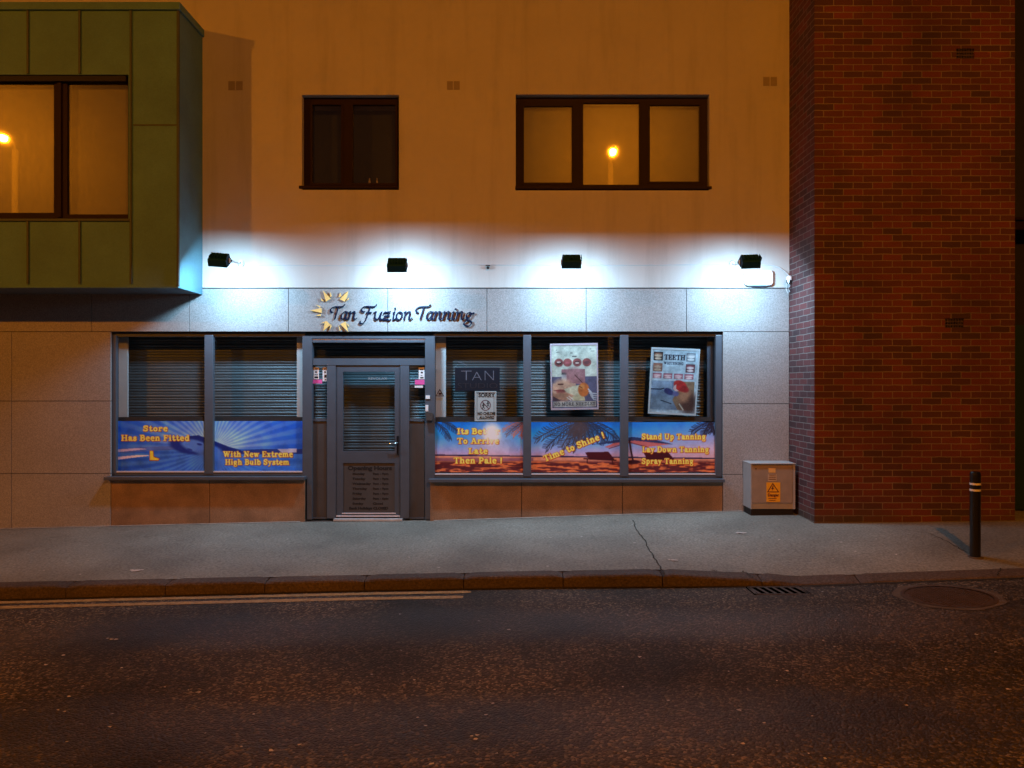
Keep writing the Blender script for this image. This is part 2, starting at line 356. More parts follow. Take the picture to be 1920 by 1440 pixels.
def text(name, body, px, py, size_px, yf, m, parent, align='LEFT', bold=0.0, ext=0.001, shear=0.0, sx=1.0, mirror=False, rot=0.0):
    """flat lettering on a facade-parallel surface; px,py is the baseline start, size_px the cap height in photo pixels"""
    cu = bpy.data.curves.new(name, 'FONT'); cu.body = body; cu.align_x = align
    s = size_px * (D + yf) / F / 0.70
    cu.size = s; cu.offset = bold * s; cu.extrude = ext; cu.shear = shear; cu.resolution_u = 3
    o = bpy.data.objects.new(name, cu); C.objects.link(o)
    bpy.context.view_layer.update()
    me = bpy.data.meshes.new_from_object(o.evaluated_get(bpy.context.evaluated_depsgraph_get()))
    bpy.data.objects.remove(o); bpy.data.curves.remove(cu)
    T = Matrix.Translation((X(px, yf), yf, Z(py, yf))) @ Matrix.Rotation(R(90), 4, 'X') @ Matrix.Rotation(R(rot), 4, 'Z') @ Matrix.Diagonal((-sx if mirror else sx, 1, 1, 1))
    me.transform(T); me.name = name
    if mirror: me.flip_normals()
    me.materials.clear(); me.materials.append(m)
    if parent is not None: me.transform(Matrix.Translation(-Vector(root_of(parent)['_base'])))
    return link(name, me, parent)
def join_text(name, items, parent=None):
    """each line of the wording is a part of its own"""
    for it in items: text(name, *it[0], parent, **it[1])

# ------------------------------------------------------------------ a small slab letter set (cap height 10, x-height 7)
def _sb(x, w=1.9): return ('s', [(x-w, .55), (x+w, .55)])
def _st(x, w=1.9, y=9.45): return ('s', [(x-w, y), (x+w, y)])
def _L(*p): return ('L', list(p))
def _Cv(*p): return ('C', list(p))
G = {
'T': (9.5, [_L((4.75,9),(4.75,.9)), ('s',[(.8,9.3),(8.7,9.3)]), ('s',[(.7,9.3),(.7,7.4)]), ('s',[(8.8,9.3),(8.8,7.4)]), _sb(4.75,2.2)]),
'H': (11, [_L((2.5,9),(2.5,1)), _L((8.5,9),(8.5,1)), ('s',[(2.5,5),(8.5,5)]), _sb(2.5),_sb(8.5),_st(2.5),_st(8.5)]),
'S': (8.4, [_Cv((6.9,7.5),(6.2,9),(4,9.3),(1.9,8.5),(1.8,6.7),(4.2,5.3),(6.6,3.8),(6.6,1.8),(4.4,.8),(2,1.2),(1.2,2.8)), ('s',[(7.2,9.4),(7.2,7)]), ('s',[(1,.6),(1,3)])]),
'B': (9.2, [_L((2.4,9),(2.4,1)), _Cv((2.4,9.1),(5.6,9.1),(7.2,7.3),(5.8,5.4),(2.8,5.2)), _Cv((2.8,5.2),(6.2,5.1),(7.9,3),(6.2,.9),(2.4,.8)), _sb(1.8,1.3),_st(1.8,1.3)]),
'F': (8.4, [_L((2.4,9),(2.4,1)), ('s',[(1,9.3),(7.6,9.3)]), ('s',[(7.6,9.3),(7.6,7)]), ('s',[(2.4,5.1),(5.6,5.1)]), ('s',[(5.7,6.3),(5.7,3.9)]), _sb(2.4,2)]),
'E': (8.8, [_L((2.4,9),(2.4,1)), ('s',[(1,9.3),(7.7,9.3)]), ('s',[(7.7,9.3),(7.7,7)]), ('s',[(2.4,5.1),(5.6,5.1)]), ('s',[(5.7,6.2),(5.7,4)]), ('s',[(1,.6),(8,.6)]), ('s',[(8,.6),(8,3)])]),
'L': (8.4, [_L((2.6,9),(2.6,1)), _st(2.6,2), ('s',[(1,.7),(7.4,.7)]), ('s',[(7.5,.7),(7.7,3.6)])]),
'W': (14, [_L((2,9),(4.4,1.2)), _L((4.4,1.2),(6.9,8.6)), _L((6.9,8.6),(9.4,1.2)), ('m',[(9.4,1.2),(11.8,9)]), _st(2,1.8),_st(11.8,1.7),_st(6.9,1.6)]),
'N': (11, [('m',[(2.4,9),(2.4,.8)]), _L((2.4,9),(8.4,1.2)), ('m',[(8.4,9.2),(8.4,1.2)]), _sb(2.4),_st(1.9,1.5),_st(8.4)]),
'I': (5.2, [_L((2.6,9),(2.6,1)), _sb(2.6,2.1),_st(2.6,2.1)]),
'A': (10.6, [('m',[(4.9,9),(2,1)]), _L((5.2,9),(8.2,1)), ('s',[(3,3.6),(7,3.6)]), _sb(2,1.7),_sb(8.4,2), _st(4.6,1.4)]),
'P': (8.8, [_L((2.4,9),(2.4,1)), _Cv((2.4,9.1),(5.8,9.1),(7.6,6.8),(5.8,4.5),(2.6,4.3)), _sb(2.4,2),_st(1.8,1.3)]),
'U': (10.6, [_Cv((2.3,9),(2.3,4),(3,1.6),(5.2,.7),(7.4,1.6),(8.1,4),(8.1,9)), _st(2.3,1.8),_st(8.1,1.7)]),
'D': (10, [_L((2.4,9),(2.4,1)), _Cv((2.4,9.1),(5.6,9.1),(8.4,7),(8.6,5),(8.4,3),(5.6,.9),(2.4,.9)), _sb(1.8,1.3),_st(1.8,1.3)]),
'G': (9.8, [_Cv((8,7.4),(6.8,9),(4.8,9.3),(2.2,8),(1.6,5),(2.4,2),(5,.7),(7.6,1.6),(8,3.6)), ('s',[(6,4),(9,4)]), ('s',[(8.2,9.3),(8.2,7)])]),
'O': (9.8, [_Cv((5,9.2),(2.2,8),(1.6,5),(2.2,2),(5,.8),(7.8,2),(8.4,5),(7.8,8),(5,9.2))]),
'M': (12.4, [('m',[(2.4,9),(2.4,1)]), _L((2.6,9),(6.2,2)), ('m',[(6.2,2),(9.8,9)]), _L((9.8,9),(9.8,1)), _sb(2.4,1.8),_sb(9.8,1.9),_st(2,1.4),_st(10.2,1.4)]),
'R': (9.8, [_L((2.4,9),(2.4,1)), _Cv((2.4,9.1),(5.8,9.1),(7.4,7.1),(5.8,5.1),(2.6,4.9)), _L((5,4.9),(7.8,1)), _sb(2.2,1.9),_sb(8.4,1.2),_st(1.8,1.3)]),
'Y': (10, [_L((2,9),(5,4.6)), ('m',[(8,9),(5,4.6)]), _L((5,4.6),(5,1)), _sb(5,2),_st(2,1.7),_st(8,1.6)]),
'C': (9, [_Cv((7.8,7.2),(6.8,8.9),(4.8,9.3),(2.2,8),(1.6,5),(2.2,2),(5,.7),(7.2,1.4),(8,3)), ('s',[(8,9.3),(8,6.8)])]),
'a': (7.6, [_Cv((1.6,5.4),(2.4,6.4),(4,6.6),(5.3,5.6),(5.3,3),(5.3,1.2),(7,.8)), _Cv((5.2,4),(3,3.8),(1.6,2.4),(2.4,.9),(4,1),(5.2,2.2))]),
'b': (8.4, [_L((2.2,9.2),(2.2,.8)), _Cv((2.2,5),(3.6,6.4),(5.6,6.2),(6.7,3.6),(5.8,1.1),(3.8,.6),(2.2,1.6)), _st(1.5,1)]),
'd': (8.6, [_L((6.2,9.2),(6.2,.9)), _Cv((6.2,5),(4.8,6.4),(2.8,6.2),(1.6,3.6),(2.6,1.1),(4.6,.6),(6.2,1.8)), _st(5.4,1), _sb(7.1,.8)]),
'e': (7.4, [('s',[(1.8,3.9),(6.3,3.9)]), _Cv((6.1,4.2),(5.6,5.9),(3.8,6.5),(2,5.6),(1.5,3.4),(2.4,1.3),(4.2,.6),(5.8,.9))]),
'g': (8.4, [_Cv((5.8,4.2),(5,6.1),(3.4,6.4),(1.9,5.6),(1.7,4.2),(2.5,2.7),(4,2.4),(5.4,3),(5.8,4.2)), ('m',[(2.4,2.3),(2.2,1),(5.6,.6),(6.8,-.6),(5.8,-2.3),(3.4,-2.6),(1.4,-1.8),(1.8,-.2),(3,.6)]), ('s',[(5.6,6.2),(7.6,6.6)])]),
'h': (9, [_L((2.2,9.2),(2.2,1)), _Cv((2.4,4.8),(3.8,6.2),(5.6,6.3),(6.4,4.8),(6.4,1)), _st(1.5,1), _sb(2.2,1.7),_sb(6.6,1.6)]),
'i': (4.8, [_L((2.4,6.2),(2.4,1)), ('s',[(.9,6.4),(2.4,6.4)]), _sb(2.4,1.8), ('L',[(2.3,8.9),(2.4,9)])]),
'l': (4.8, [_L((2.4,9),(2.4,1)), ('s',[(.9,9.4),(2.4,9.4)]), _sb(2.4,1.8)]),
'm': (13, [_L((2.2,6.2),(2.2,1)), _Cv((2.4,4.8),(3.6,6.2),(5.2,6.3),(6.2,4.8),(6.2,1)), _Cv((6.4,4.8),(7.6,6.2),(9.2,6.3),(10.2,4.8),(10.2,1)), ('s',[(.9,6.4),(2.2,6.4)]), _sb(2.2,1.6),_sb(6.4,1.4),_sb(10.4,1.6)]),
'n': (9, [_L((2.2,6.2),(2.2,1)), _Cv((2.4,4.8),(3.8,6.2),(5.6,6.3),(6.4,4.8),(6.4,1)), ('s',[(.9,6.4),(2.2,6.4)]), _sb(2.2,1.7),_sb(6.6,1.6)]),
'o': (7.8, [_Cv((3.9,6.3),(1.9,5.4),(1.6,3.5),(2.2,1.4),(3.9,.7),(5.6,1.4),(6.2,3.5),(5.7,5.4),(3.9,6.3))]),
'p': (8.6, [_L((2.4,6.2),(2.4,-2)), _Cv((2.4,5),(3.8,6.4),(5.8,6.2),(6.8,3.6),(5.9,1.1),(4,.6),(2.4,1.6)), ('s',[(1,6.4),(2.4,6.4)]), ('s',[(.8,-2.4),(4.2,-2.4)])]),
'r': (7, [_L((2.2,6.2),(2.2,1)), _Cv((2.4,4.4),(3.4,6),(5,6.3),(6,5.6)), ('s',[(.9,6.4),(2.2,6.4)]), _sb(2.4,1.9)]),
's': (6.6, [_Cv((5.2,5.2),(4,6.3),(2.2,6),(1.9,4.6),(3.6,3.6),(5.2,2.6),(4.6,1),(2.8,.7),(1.3,1.8)), ('s',[(5.5,6.6),(5.5,5)]), ('s',[(1,.4),(1,2)])]),
't': (6.2, [_L((2.8,8.4),(2.8,2)), _Cv((2.8,2),(3.4,.9),(4.6,.8),(5.6,1.6)), ('s',[(.8,6.3),(5.2,6.3)])]),
'u': (9, [_Cv((2.2,6.2),(2.2,2.4),(3.2,.9),(4.8,1),(6.2,2.4)), _L((6.2,6.2),(6.2,1)), ('s',[(.8,6.4),(2.2,6.4)]), ('s',[(4.9,6.4),(6.2,6.4)]), _sb(7.2,1)]),
'v': (8.2, [_L((2,6.2),(4,1.2)), ('m',[(4,1.2),(6,6.2)]), ('s',[(.5,6.4),(3.4,6.4)]), ('s',[(4.8,6.4),(7.4,6.4)])]),
'w': (11.4, [_L((2,6.2),(3.8,1.2)), ('m',[(3.8,1.2),(5.6,6)]), _L((5.6,6),(7.4,1.2)), ('m',[(7.4,1.2),(9.2,6.2)]), ('s',[(.5,6.4),(3.4,6.4)]), ('s',[(8,6.4),(10.6,6.4)])]),
'x': (8.2, [_L((2.2,6.2),(6,1)), ('m',[(6,6.2),(2.2,1)]), ('s',[(.8,6.4),(3.4,6.4)]), ('s',[(4.8,6.4),(7.2,6.4)]), ('s',[(.8,.6),(3.2,.6)]), ('s',[(4.8,.6),(7.4,.6)])]),
'y': (8.4, [_L((2,6.2),(4.2,1.6)), ('m',[(6.4,6.2),(4.2,1.2),(3,-1.6),(1.4,-2.2)]), ('s',[(.5,6.4),(3.4,6.4)]), ('s',[(5,6.4),(7.8,6.4)])]),
'!': (4.6, [_L((2.6,9),(2.4,3.8)), ('L',[(2.3,1),(2.3,1.05)])]),
' ': (4.2, []),
}
def smooth_poly(pts, k=5):
    P = [np.array(p, float) for p in pts]; out = []
    for i in range(len(P)-1):
        p0 = P[max(i-1, 0)]; p1 = P[i]; p2 = P[i+1]; p3 = P[min(i+2, len(P)-1)]
        for j in range(k):
            t = j/k; out.append(.5*((2*p1)+(-p0+p2)*t+(2*p0-5*p1+4*p2-p3)*t*t+(-p0+3*p1-3*p2+p3)*t**3))
    out.append(P[-1]); return out
def layout(s, bold=1.0):
    segs = []; x = 0
    rad = {'L': 1.22, 'C': 1.12, 'm': .72, 's': .6}
    for ch in s:
        w, st = G[ch]
        for k, pts in st:
            pp = smooth_poly(pts) if k == 'C' or (k == 'm' and len(pts) > 3) else pts
            for a, b in zip(pp, pp[1:]): segs.append((a[0]+x, a[1], b[0]+x, b[1], rad[k]*bold))
        x += w + .35
    return segs, x
def srgb2lin(c): return np.where(c <= .04045, c/12.92, ((c+.055)/1.055)**2.4)

class Canvas:
    """a sheet of colours over a photo-pixel rectangle; becomes the colour attribute of a real sheet"""
    def __init__(s, x0, x1, y0, y1, res):
        s.x0, s.x1, s.y0, s.y1 = x0, x1, y0, y1
        s.w = int((x1-x0)*res); s.h = int((y1-y0)*res); s.pix = 1/res
        s.Xg, s.Yg = np.meshgrid(np.linspace(x0, x1, s.w), np.linspace(y0, y1, s.h))
        s.img = np.ones((s.h, s.w, 3))*.5
    def put(s, a, col, win=None):
        a = np.clip(a, 0, 1)[..., None]; col = np.array(col, float)
        if col.max() > 1.01: col = col/255
        if win is None: s.img = s.img*(1-a)+col*a
        else: s.img[win] = s.img[win]*(1-a)+col*a
    def ell(s, cx, cy_, rx, ry, col, soft=.15, rot=0, op=1):
        c, q = math.cos(R(rot)), math.sin(R(rot)); dx = s.Xg-cx; dy = s.Yg-cy_
        d = np.sqrt(((dx*c+dy*q)/rx)**2+((-dx*q+dy*c)/ry)**2); s.put(np.clip((1-d)/soft+.5, 0, 1)*op, col)
    def rect(s, x0, x1, y0, y1, col, op=1): s.put(((s.Xg > x0) & (s.Xg < x1) & (s.Yg > y0) & (s.Yg < y1))*float(op), col)
    def poly(s, pts, col, op=1):
        ins = np.zeros(s.Xg.shape, bool); n = len(pts)
        for i in range(n):
            (xa, ya), (xb, yb) = pts[i], pts[(i+1) % n]
            if ya == yb: continue
            c = ((ya > s.Yg) != (yb > s.Yg)) & (s.Xg < (xb-xa)*(s.Yg-ya)/(yb-ya)+xa); ins ^= c
        s.put(ins*float(op), col)
    def dist(s, segs, win):
        Xw, Yw = s.Xg[win], s.Yg[win]; best = np.full(Xw.shape, 1e9)
        for ax, ay, bx, by, r in segs:
            vx, vy = bx-ax, by-ay; L2 = vx*vx+vy*vy+1e-9
            t = np.clip(((Xw-ax)*vx+(Yw-ay)*vy)/L2, 0, 1)
            best = np.minimum(best, np.hypot(Xw-ax-t*vx, Yw-ay-t*vy)-r)
        return best
    def window(s, segs, m):
        xa = min(min(q[0], q[2])-q[4] for q in segs)-m; xb = max(max(q[0], q[2])+q[4] for q in segs)+m
        ya = min(min(q[1], q[3])-q[4] for q in segs)-m; yb = max(max(q[1], q[3])+q[4] for q in segs)+m
        i0 = max(0, int((xa-s.x0)/(s.x1-s.x0)*s.w)); i1 = min(s.w, int((xb-s.x0)/(s.x1-s.x0)*s.w)+2)
        j0 = max(0, int((ya-s.y0)/(s.y1-s.y0)*s.h)); j1 = min(s.h, int((yb-s.y0)/(s.y1-s.y0)*s.h)+2)
        return (slice(j0, j1), slice(i0, i1))
    def line(s, pts, r, col, op=1):
        segs = [(a[0], a[1], b[0], b[1], r) for a, b in zip(pts, pts[1:])]; w = s.window(segs, 1)
        if s.img[w].size: s.put(np.clip(.5-s.dist(segs, w)/s.pix, 0, 1)*op, col, w)
    def text(s, st, x, y, cap, width, col, outline=None, ow=.9, rot=0, bold=1.0):
        """baseline starts at x,y (photo pixels)"""
        sg, tot = layout(st, bold); sy = cap/10; sx = width/tot; c, q = math.cos(R(rot)), math.sin(R(rot)); out = []
        for ax, ay, bx, by, r in sg:
            a = (ax*sx, -ay*sy); b = (bx*sx, -by*sy)
            out.append((x+a[0]*c+a[1]*q, y-a[0]*q+a[1]*c, x+b[0]*c+b[1]*q, y-b[0]*q+b[1]*c, r*(sx*.5+sy*.5)))
        # words in their own windows keep this quick
        out.sort(key=lambda q_: q_[0]); step = 60
        for k in range(0, len(out), step):
            ch = out[k:k+step]; w = s.window(ch, ow+1.5)
            if s.img[w].size == 0: continue
            if outline is not None:
                s.put(np.clip(.5+(ow-s.dist([(a+.4, b+.4, c_+.4, d_+.4, r) for a, b, c_, d_, r in ch], w))/s.pix, 0, 1), outline, w)
        for k in range(0, len(out), step):
            ch = out[k:k+step]; w = s.window(ch, ow+1.5)
            if s.img[w].size: s.put(np.clip(.5-s.dist(ch, w)/s.pix, 0, 1), col, w)

def ncoarse(shape, f, seed):
    r = np.random.RandomState(seed); h, w = shape; gh, gw_ = int(h/f)+3, int(w/f)+3; g_ = r.rand(gh, gw_)
    yy, xx = np.meshgrid(np.arange(h)/f, np.arange(w)/f, indexing='ij'); i = yy.astype(int); j = xx.astype(int); a = yy-i; b = xx-j
    a = a*a*(3-2*a); b = b*b*(3-2*b)
    return g_[i, j]*(1-a)*(1-b)+g_[i+1, j]*a*(1-b)+g_[i, j+1]*(1-a)*b+g_[i+1, j+1]*a*b

def sheet(name, cv, yf, m, parent, corners=None, gain=1.0, soft=0.0):
    """turn a canvas into a gridded sheet facing the street"""
    w, h = cv.w, cv.h
    if soft:                                                      # photographs are never flat: soften edges, add tone and grain
        p = np.pad(cv.img, ((1, 1), (1, 1), (0, 0)), 'edge')
        cv.img = (cv.img*4+p[:-2, 1:-1]+p[2:, 1:-1]+p[1:-1, :-2]+p[1:-1, 2:])/8
        t_ = .5*ncoarse((h, w), 17, 1)+.3*ncoarse((h, w), 6, 2)+.2*ncoarse((h, w), 2.2, 3)
        cv.img = cv.img*(1+soft*(t_[..., None]-.5)*2)
    u, v = np.meshgrid(np.linspace(0, 1, w), np.linspace(0, 1, h))
    if corners is None: corners = [(cv.x0, cv.y0), (cv.x1, cv.y0), (cv.x1, cv.y1), (cv.x0, cv.y1)]
    c = np.array(corners, float)
    P = (c[0]*(1-u[..., None])*(1-v[..., None])+c[1]*u[..., None]*(1-v[..., None])+c[2]*u[..., None]*v[..., None]+c[3]*(1-u[..., None])*v[..., None])
    xs = (P[..., 0]-960)*(D+yf)/F; zs = H-(P[..., 1]-720)*(D+yf)/F
    off = root_of(parent)['_base'] if parent is not None else (0, 0, 0)
    co = np.stack([xs-off[0], np.full_like(xs, yf-off[1]), zs-off[2]], -1).reshape(-1, 3)
    idx = np.arange(w*h).reshape(h, w)
    q = np.stack([idx[1:, :-1], idx[1:, 1:], idx[:-1, 1:], idx[:-1, :-1]], -1).reshape(-1, 4)
    me = bpy.data.meshes.new(name); me.vertices.add(len(co)); me.vertices.foreach_set('co', co.ravel())
    me.loops.add(q.size); me.loops.foreach_set('vertex_index', q.ravel().astype(np.int32))
    me.polygons.add(len(q)); me.polygons.foreach_set('loop_start', np.arange(0, q.size, 4, dtype=np.int32))
    me.update(calc_edges=True)
    at = me.color_attributes.new('print', 'FLOAT_COLOR', 'POINT')
    lin = np.clip(srgb2lin(np.clip(cv.img, 0, 1))*gain, 0, .9).reshape(-1, 3)
    at.data.foreach_set('color', np.hstack([lin, np.ones((len(lin), 1))]).ravel().astype(np.float32))
    me.materials.append(m)
    return link(name, me, parent)

# ================================================================== GROUND
def pw(tbl, x):
    return float(np.interp(x, [t[0] for t in tbl], [t[1] for t in tbl]))
dF = D; dK = D - 2.5
A_T = [((p-960)*dF/F, H-d) for p, d in [(-1500, 1.98), (0, 1.813), (580, 1.722), (800, 1.716), (1000, 1.673), (1180, 1.633), (1390, 1.592), (1480, 1.585), (1920, 1.545), (3500, 1.42)]]
K_T = [((p-960)*dK/F, H-d) for p, d in [(-2500, 2.11), (0, 1.871), (700, 1.798), (1000, 1.768), (1225, 1.748), (1262, 1.752), (1340, 1.778), (1450, 1.805), (1500, 1.838), (1700, 1.806), (1920, 1.765), (4500, 1.60)]]
R_T = [((p-960)*dK/F, H-d) for p, d in [(-2500, 2.22), (0, 1.984), (700, 1.901), (1000, 1.876), (1240, 1.868), (1500, 1.861), (1700, 1.824), (1920, 1.785), (4500, 1.62)]]
P_T = [(-5, 1.0), (1.0, 1.0), (3.0, 2.4), (8, 2.6)]
def z_pave(x, y):
    t = min(max(-y/2.5, 0), 1.0); return pw(A_T, x)*(1-t**pw(P_T, x)) + pw(K_T, x)*t**pw(P_T, x)
def z_road(x, y):
    k = -y-2.5; return pw(R_T, x) + 0.012*min(k, 3.0) - 0.012*max(0, min(k-3.0, 3.0))
def ground_pt(px, py, road=False):
    """point of the pavement (or road) seen at a photo pixel"""
    lo, hi = -D+.8, 0.0
    for _ in range(50):
        y = (lo+hi)/2; x = X(px, y); z = z_road(x, y) if road else z_pave(x, y)
        if H-(py-720)*(D+y)/F < z: hi = y          # the ray is already under the surface: look nearer
        else: lo = y
    return Vector((x, y, z))

def hgrid(bm, xs, ys, fz):
    g = [[bm.verts.new((x, y, fz(x, y))) for y in ys] for x in xs]
    for i in range(len(xs)-1):
        for j in range(len(ys)-1): bm.faces.new([g[i][j], g[i][j+1], g[i+1][j+1], g[i+1][j]])
    bmesh.ops.recalc_face_normals(bm, faces=bm.faces[:])
    for f in bm.faces:
        if f.normal.z < 0: f.normal_flip()
bm = B(); hgrid(bm, [-250, -60, 60, 250], [-250, -60, 60, 250], lambda x, y: -1.2); struct('ground', bm, M['earth'])
xs = [-60, -40, -25] + [i*.25 for i in range(-64, 65)] + [25, 40, 60]
bm = B(); hgrid(bm, xs, [-60, -30, -14, -11, -8.5] + [-8.0+.25*i for i in range(23)] + [-2.497], z_road); struct('road', bm, M['road'], True)
bm = B(); hgrid(bm, xs, [-2.36+.118*i for i in range(24)], z_pave); struct('pavement', bm, M['pave'], True)
# kerb stones, worn round, each about 0.9 m long
bm = B(); x = -16.0; wob = random.Random(3)
edges = []
while x < 14:
    L = .915 if not (2.4 < x < 9) else 1.9
    edges.append((x+.004, x+L-.004)); x += L
for a, b in edges:
    n = max(3, int((b-a)/.1)); rows = []
    dz = wob.uniform(-.004, .004)
    for i in range(n+1):
        xx = a+(b-a)*i/n; zt = z_pave(xx, -2.5)+dz; zr = z_road(xx, -2.5); e = wob.uniform(-.004, .004)
        end = .012 if i in (0, n) else 0
        ov = zt-.02 if zt-.02 > zr else zr+.003
        prof = [(-2.352, zr-.1), (-2.352, z_pave(xx, -2.35)+dz*.5+.003-end), (-2.47+e, zt+.002-end), (-2.492+e, zt-.006-end), (-2.503+e, ov), (-2.512+e*.5, min(zr+.012, ov)), (-2.512, zr-.1)]
        rows.append([bm.verts.new((xx, p[0], p[1])) for p in prof])
    for r0, r1 in zip(rows, rows[1:]):
        for j in range(len(r0)-1): bm.faces.new([r0[j], r0[j+1], r1[j+1], r1[j]])
    bm.faces.new(rows[0]); bm.faces.new(rows[-1][::-1])
bmesh.ops.recalc_face_normals(bm, faces=bm.faces[:]); struct('kerb', bm, M['kerb'])
# gutter of packed dirt along the foot of the kerb
bm = B(); pr = None; gw = random.Random(5)
for i in range(0, 400):
    xx = -12+i*.06; w_ = .018+.022*abs(gw.gauss(0, .6))
    a = bm.verts.new((xx, -2.506, z_road(xx, -2.5)+.007)); b = bm.verts.new((xx, -2.512-w_, z_road(xx, -2.52)+.004))
    if pr: bm.faces.new([pr[0], a, b, pr[1]])
    pr = (a, b)
for f in bm.faces:
    f.normal_update()
    if f.normal.z < 0: f.normal_flip()
struct('gutter_dirt', bm, M['crack'])
# double yellow line
for nm, (ya, yb), xe in (('road_marking', (-2.585, -2.665), -.37), ('road_marking', (-2.745, -2.835), -.43)):
    bm = B(); pr = None; rr = random.Random(int(-ya*1000))
    n = 300
    for i in range(n+1):
        xx = -14+(xe+14)*i/n; j = rr.uniform(-.004, .004)
        e = 0 if i < n else .02
        a = bm.verts.new((xx, ya+j-e, z_road(xx, ya)+.004)); b = bm.verts.new((xx, yb+j*.7+e, z_road(xx, yb)+.004))
        if pr: bm.faces.new([pr[0], pr[1], b, a])
        pr = (a, b)
    for f in bm.faces:
        f.normal_update()
        if f.normal.z < 0: f.normal_flip()
    struct(nm, bm, M['roadline'])
# crack across the pavement, and small ones at the kerb
def crack(pts, w):
    bm = B(); P = [ground_pt(*p) for p in pts]; fine = []
    for a, b in zip(P, P[1:]):
        for k in range(5):
            q = a.lerp(b, k/5); q.x += rnd.uniform(-.012, .012); q.y += rnd.uniform(-.01, .01); fine.append(q)
    fine.append(P[-1]); pr = None
    for i, q in enumerate(fine):
        t = (fine[min(i+1, len(fine)-1)]-fine[max(i-1, 0)]); s_ = Vector((-t.y, t.x, 0)).normalized()*w*rnd.uniform(.5, 1.2)
        a = q+s_; b = q-s_
        va = bm.verts.new((a.x, a.y, z_pave(a.x, a.y)+.005)); vb = bm.verts.new((b.x, b.y, z_pave(b.x, b.y)+.005))
        if pr: bm.faces.new([pr[0], pr[1], vb, va])
        pr = (va, vb)
    for f in bm.faces:
        f.normal_update()
        if f.normal.z < 0: f.normal_flip()
    struct('pavement_crack', bm, M['crack'])
crack([(1187, 976), (1195, 994), (1208, 1014), (1222, 1038), (1236, 1060), (1246, 1078)], .0055)
crack([(1745, 1001), (1765, 1010), (1790, 1024), (1812, 1036)], .004)
crack([(1878, 1066), (1874, 1073), (1869, 1080)], .006)
crack([(1392, 1071), (1402, 1077), (1411, 1084)], .006)
crack([(1332, 1070), (1345, 1071)], .006)
bm = B(); pr = None; q_ = random.Random(9)
for i in range(0, 170):
    xx = X(-60)+i*.062
    if xx > X(1392) or X(572) < xx < X(812): pr = None; continue
    w_ = .012+.014*q_.random()
    a = bm.verts.new((xx, -.006, z_pave(xx, 0)+.012)); b = bm.verts.new((xx, -.006-w_, z_pave(xx, 0)+.004))
    if pr: bm.faces.new([pr[0], a, b, pr[1]])
    pr = (a, b)
for f in bm.faces:
    f.normal_update()
    if f.normal.z < 0: f.normal_flip()
struct('pavement_edge_mortar', bm, mat('pale_mortar', (.26, .25, .22), .9, var=.3, vscale=9))
# gully grating
gp = ground_pt(1459, 1108, True)
t = thing('drain_grate', 'iron gully grating with slanted slots set in the road against the kerb', 'drain', tuple(gp))
bm = B(); wG, dG = .235, .115
for sgn in (-1, 1):
    box(bm, gp.x-wG, gp.x+wG, gp.y+sgn*dG-.012, gp.y+sgn*dG+.012, gp.z-.03, gp.z+.006)
    box(bm, gp.x+sgn*wG-.012, gp.x+sgn*wG+.012, gp.y-dG+.012, gp.y+dG-.012, gp.z-.03, gp.z+.006)
for i in range(7):
    cx = gp.x-wG+.028+i*.072
    v = [(cx-.012, gp.y-dG), (cx+.014, gp.y-dG), (cx-.022, gp.y+dG), (cx-.048, gp.y+dG)]
    a = [bm.verts.new((p[0]+.012, p[1], gp.z+.006)) for p in v]; b = [bm.verts.new((p[0]+.012, p[1], gp.z+.002)) for p in v]
    bm.faces.new(a); bm.faces.new(b[::-1])
    for k in range(4): bm.faces.new([a[k], b[k], b[(k+1)%4], a[(k+1)%4]])
bmesh.ops.recalc_face_normals(bm, faces=bm.faces[:]); part('bars', bm, mat('rusty_grating', (.07, .052, .04), .6, .2, var=.3, vscale=20), t)
bm = B(); box(bm, gp.x-wG-.02, gp.x+wG+.02, gp.y-dG-.01, gp.y+dG+.01, gp.z-.06, gp.z+.0045); part('pit', bm, mat('black_pit', (.002, .002, .002), 1, spec=0), t)
# round manhole cover
mp = ground_pt(1778, 1119, True)
t = thing('manhole_cover', 'round cast iron manhole cover ringed by mortar in the road', 'manhole cover', tuple(mp))
def disc_ring(bm, r0, r1, h, seg=48, wobble=0):
    pr = None; first = None
    for i in range(seg+1):
        a = 2*math.pi*i/seg; q = 1+(wobble*math.sin(a*3+1)+wobble*math.sin(a*7)) if i not in (0, seg) else 1+wobble*math.sin(1)
        ps = []
        for r in (r0, r1*(q if wobble else 1)):
            x_ = mp.x+r*math.cos(a); y_ = mp.y+r*math.sin(a)*.93; ps.append(bm.verts.new((x_, y_, z_road(x_, y_)+h)))
        if pr: bm.faces.new([pr[0], pr[1], ps[1], ps[0]])
        pr = ps
    for f in bm.faces:
        f.normal_update()
        if f.normal.z < 0: f.normal_flip()
bm = B(); disc_ring(bm, .365, .43, .0045, wobble=.03); part('mortar_ring', bm, M['mortar'], t)
bm = B(); disc_ring(bm, .34, .37, .009); part('frame', bm, M['iron'], t)
bm = B(); disc_ring(bm, 0.001, .335, .004)
for i in range(-9, 10):
    for j in range(-9, 10):
        if (i*i+j*j)*.034**2 < .31**2:
            x_ = mp.x+i*.034; y_ = mp.y+j*.032; z_ = z_road(x_, y_)+.004; s_ = .009
            box(bm, x_-s_, x_+s_, y_-s_, y_+s_, z_, z_+.005)
part('lid', bm, M['iron'], t)

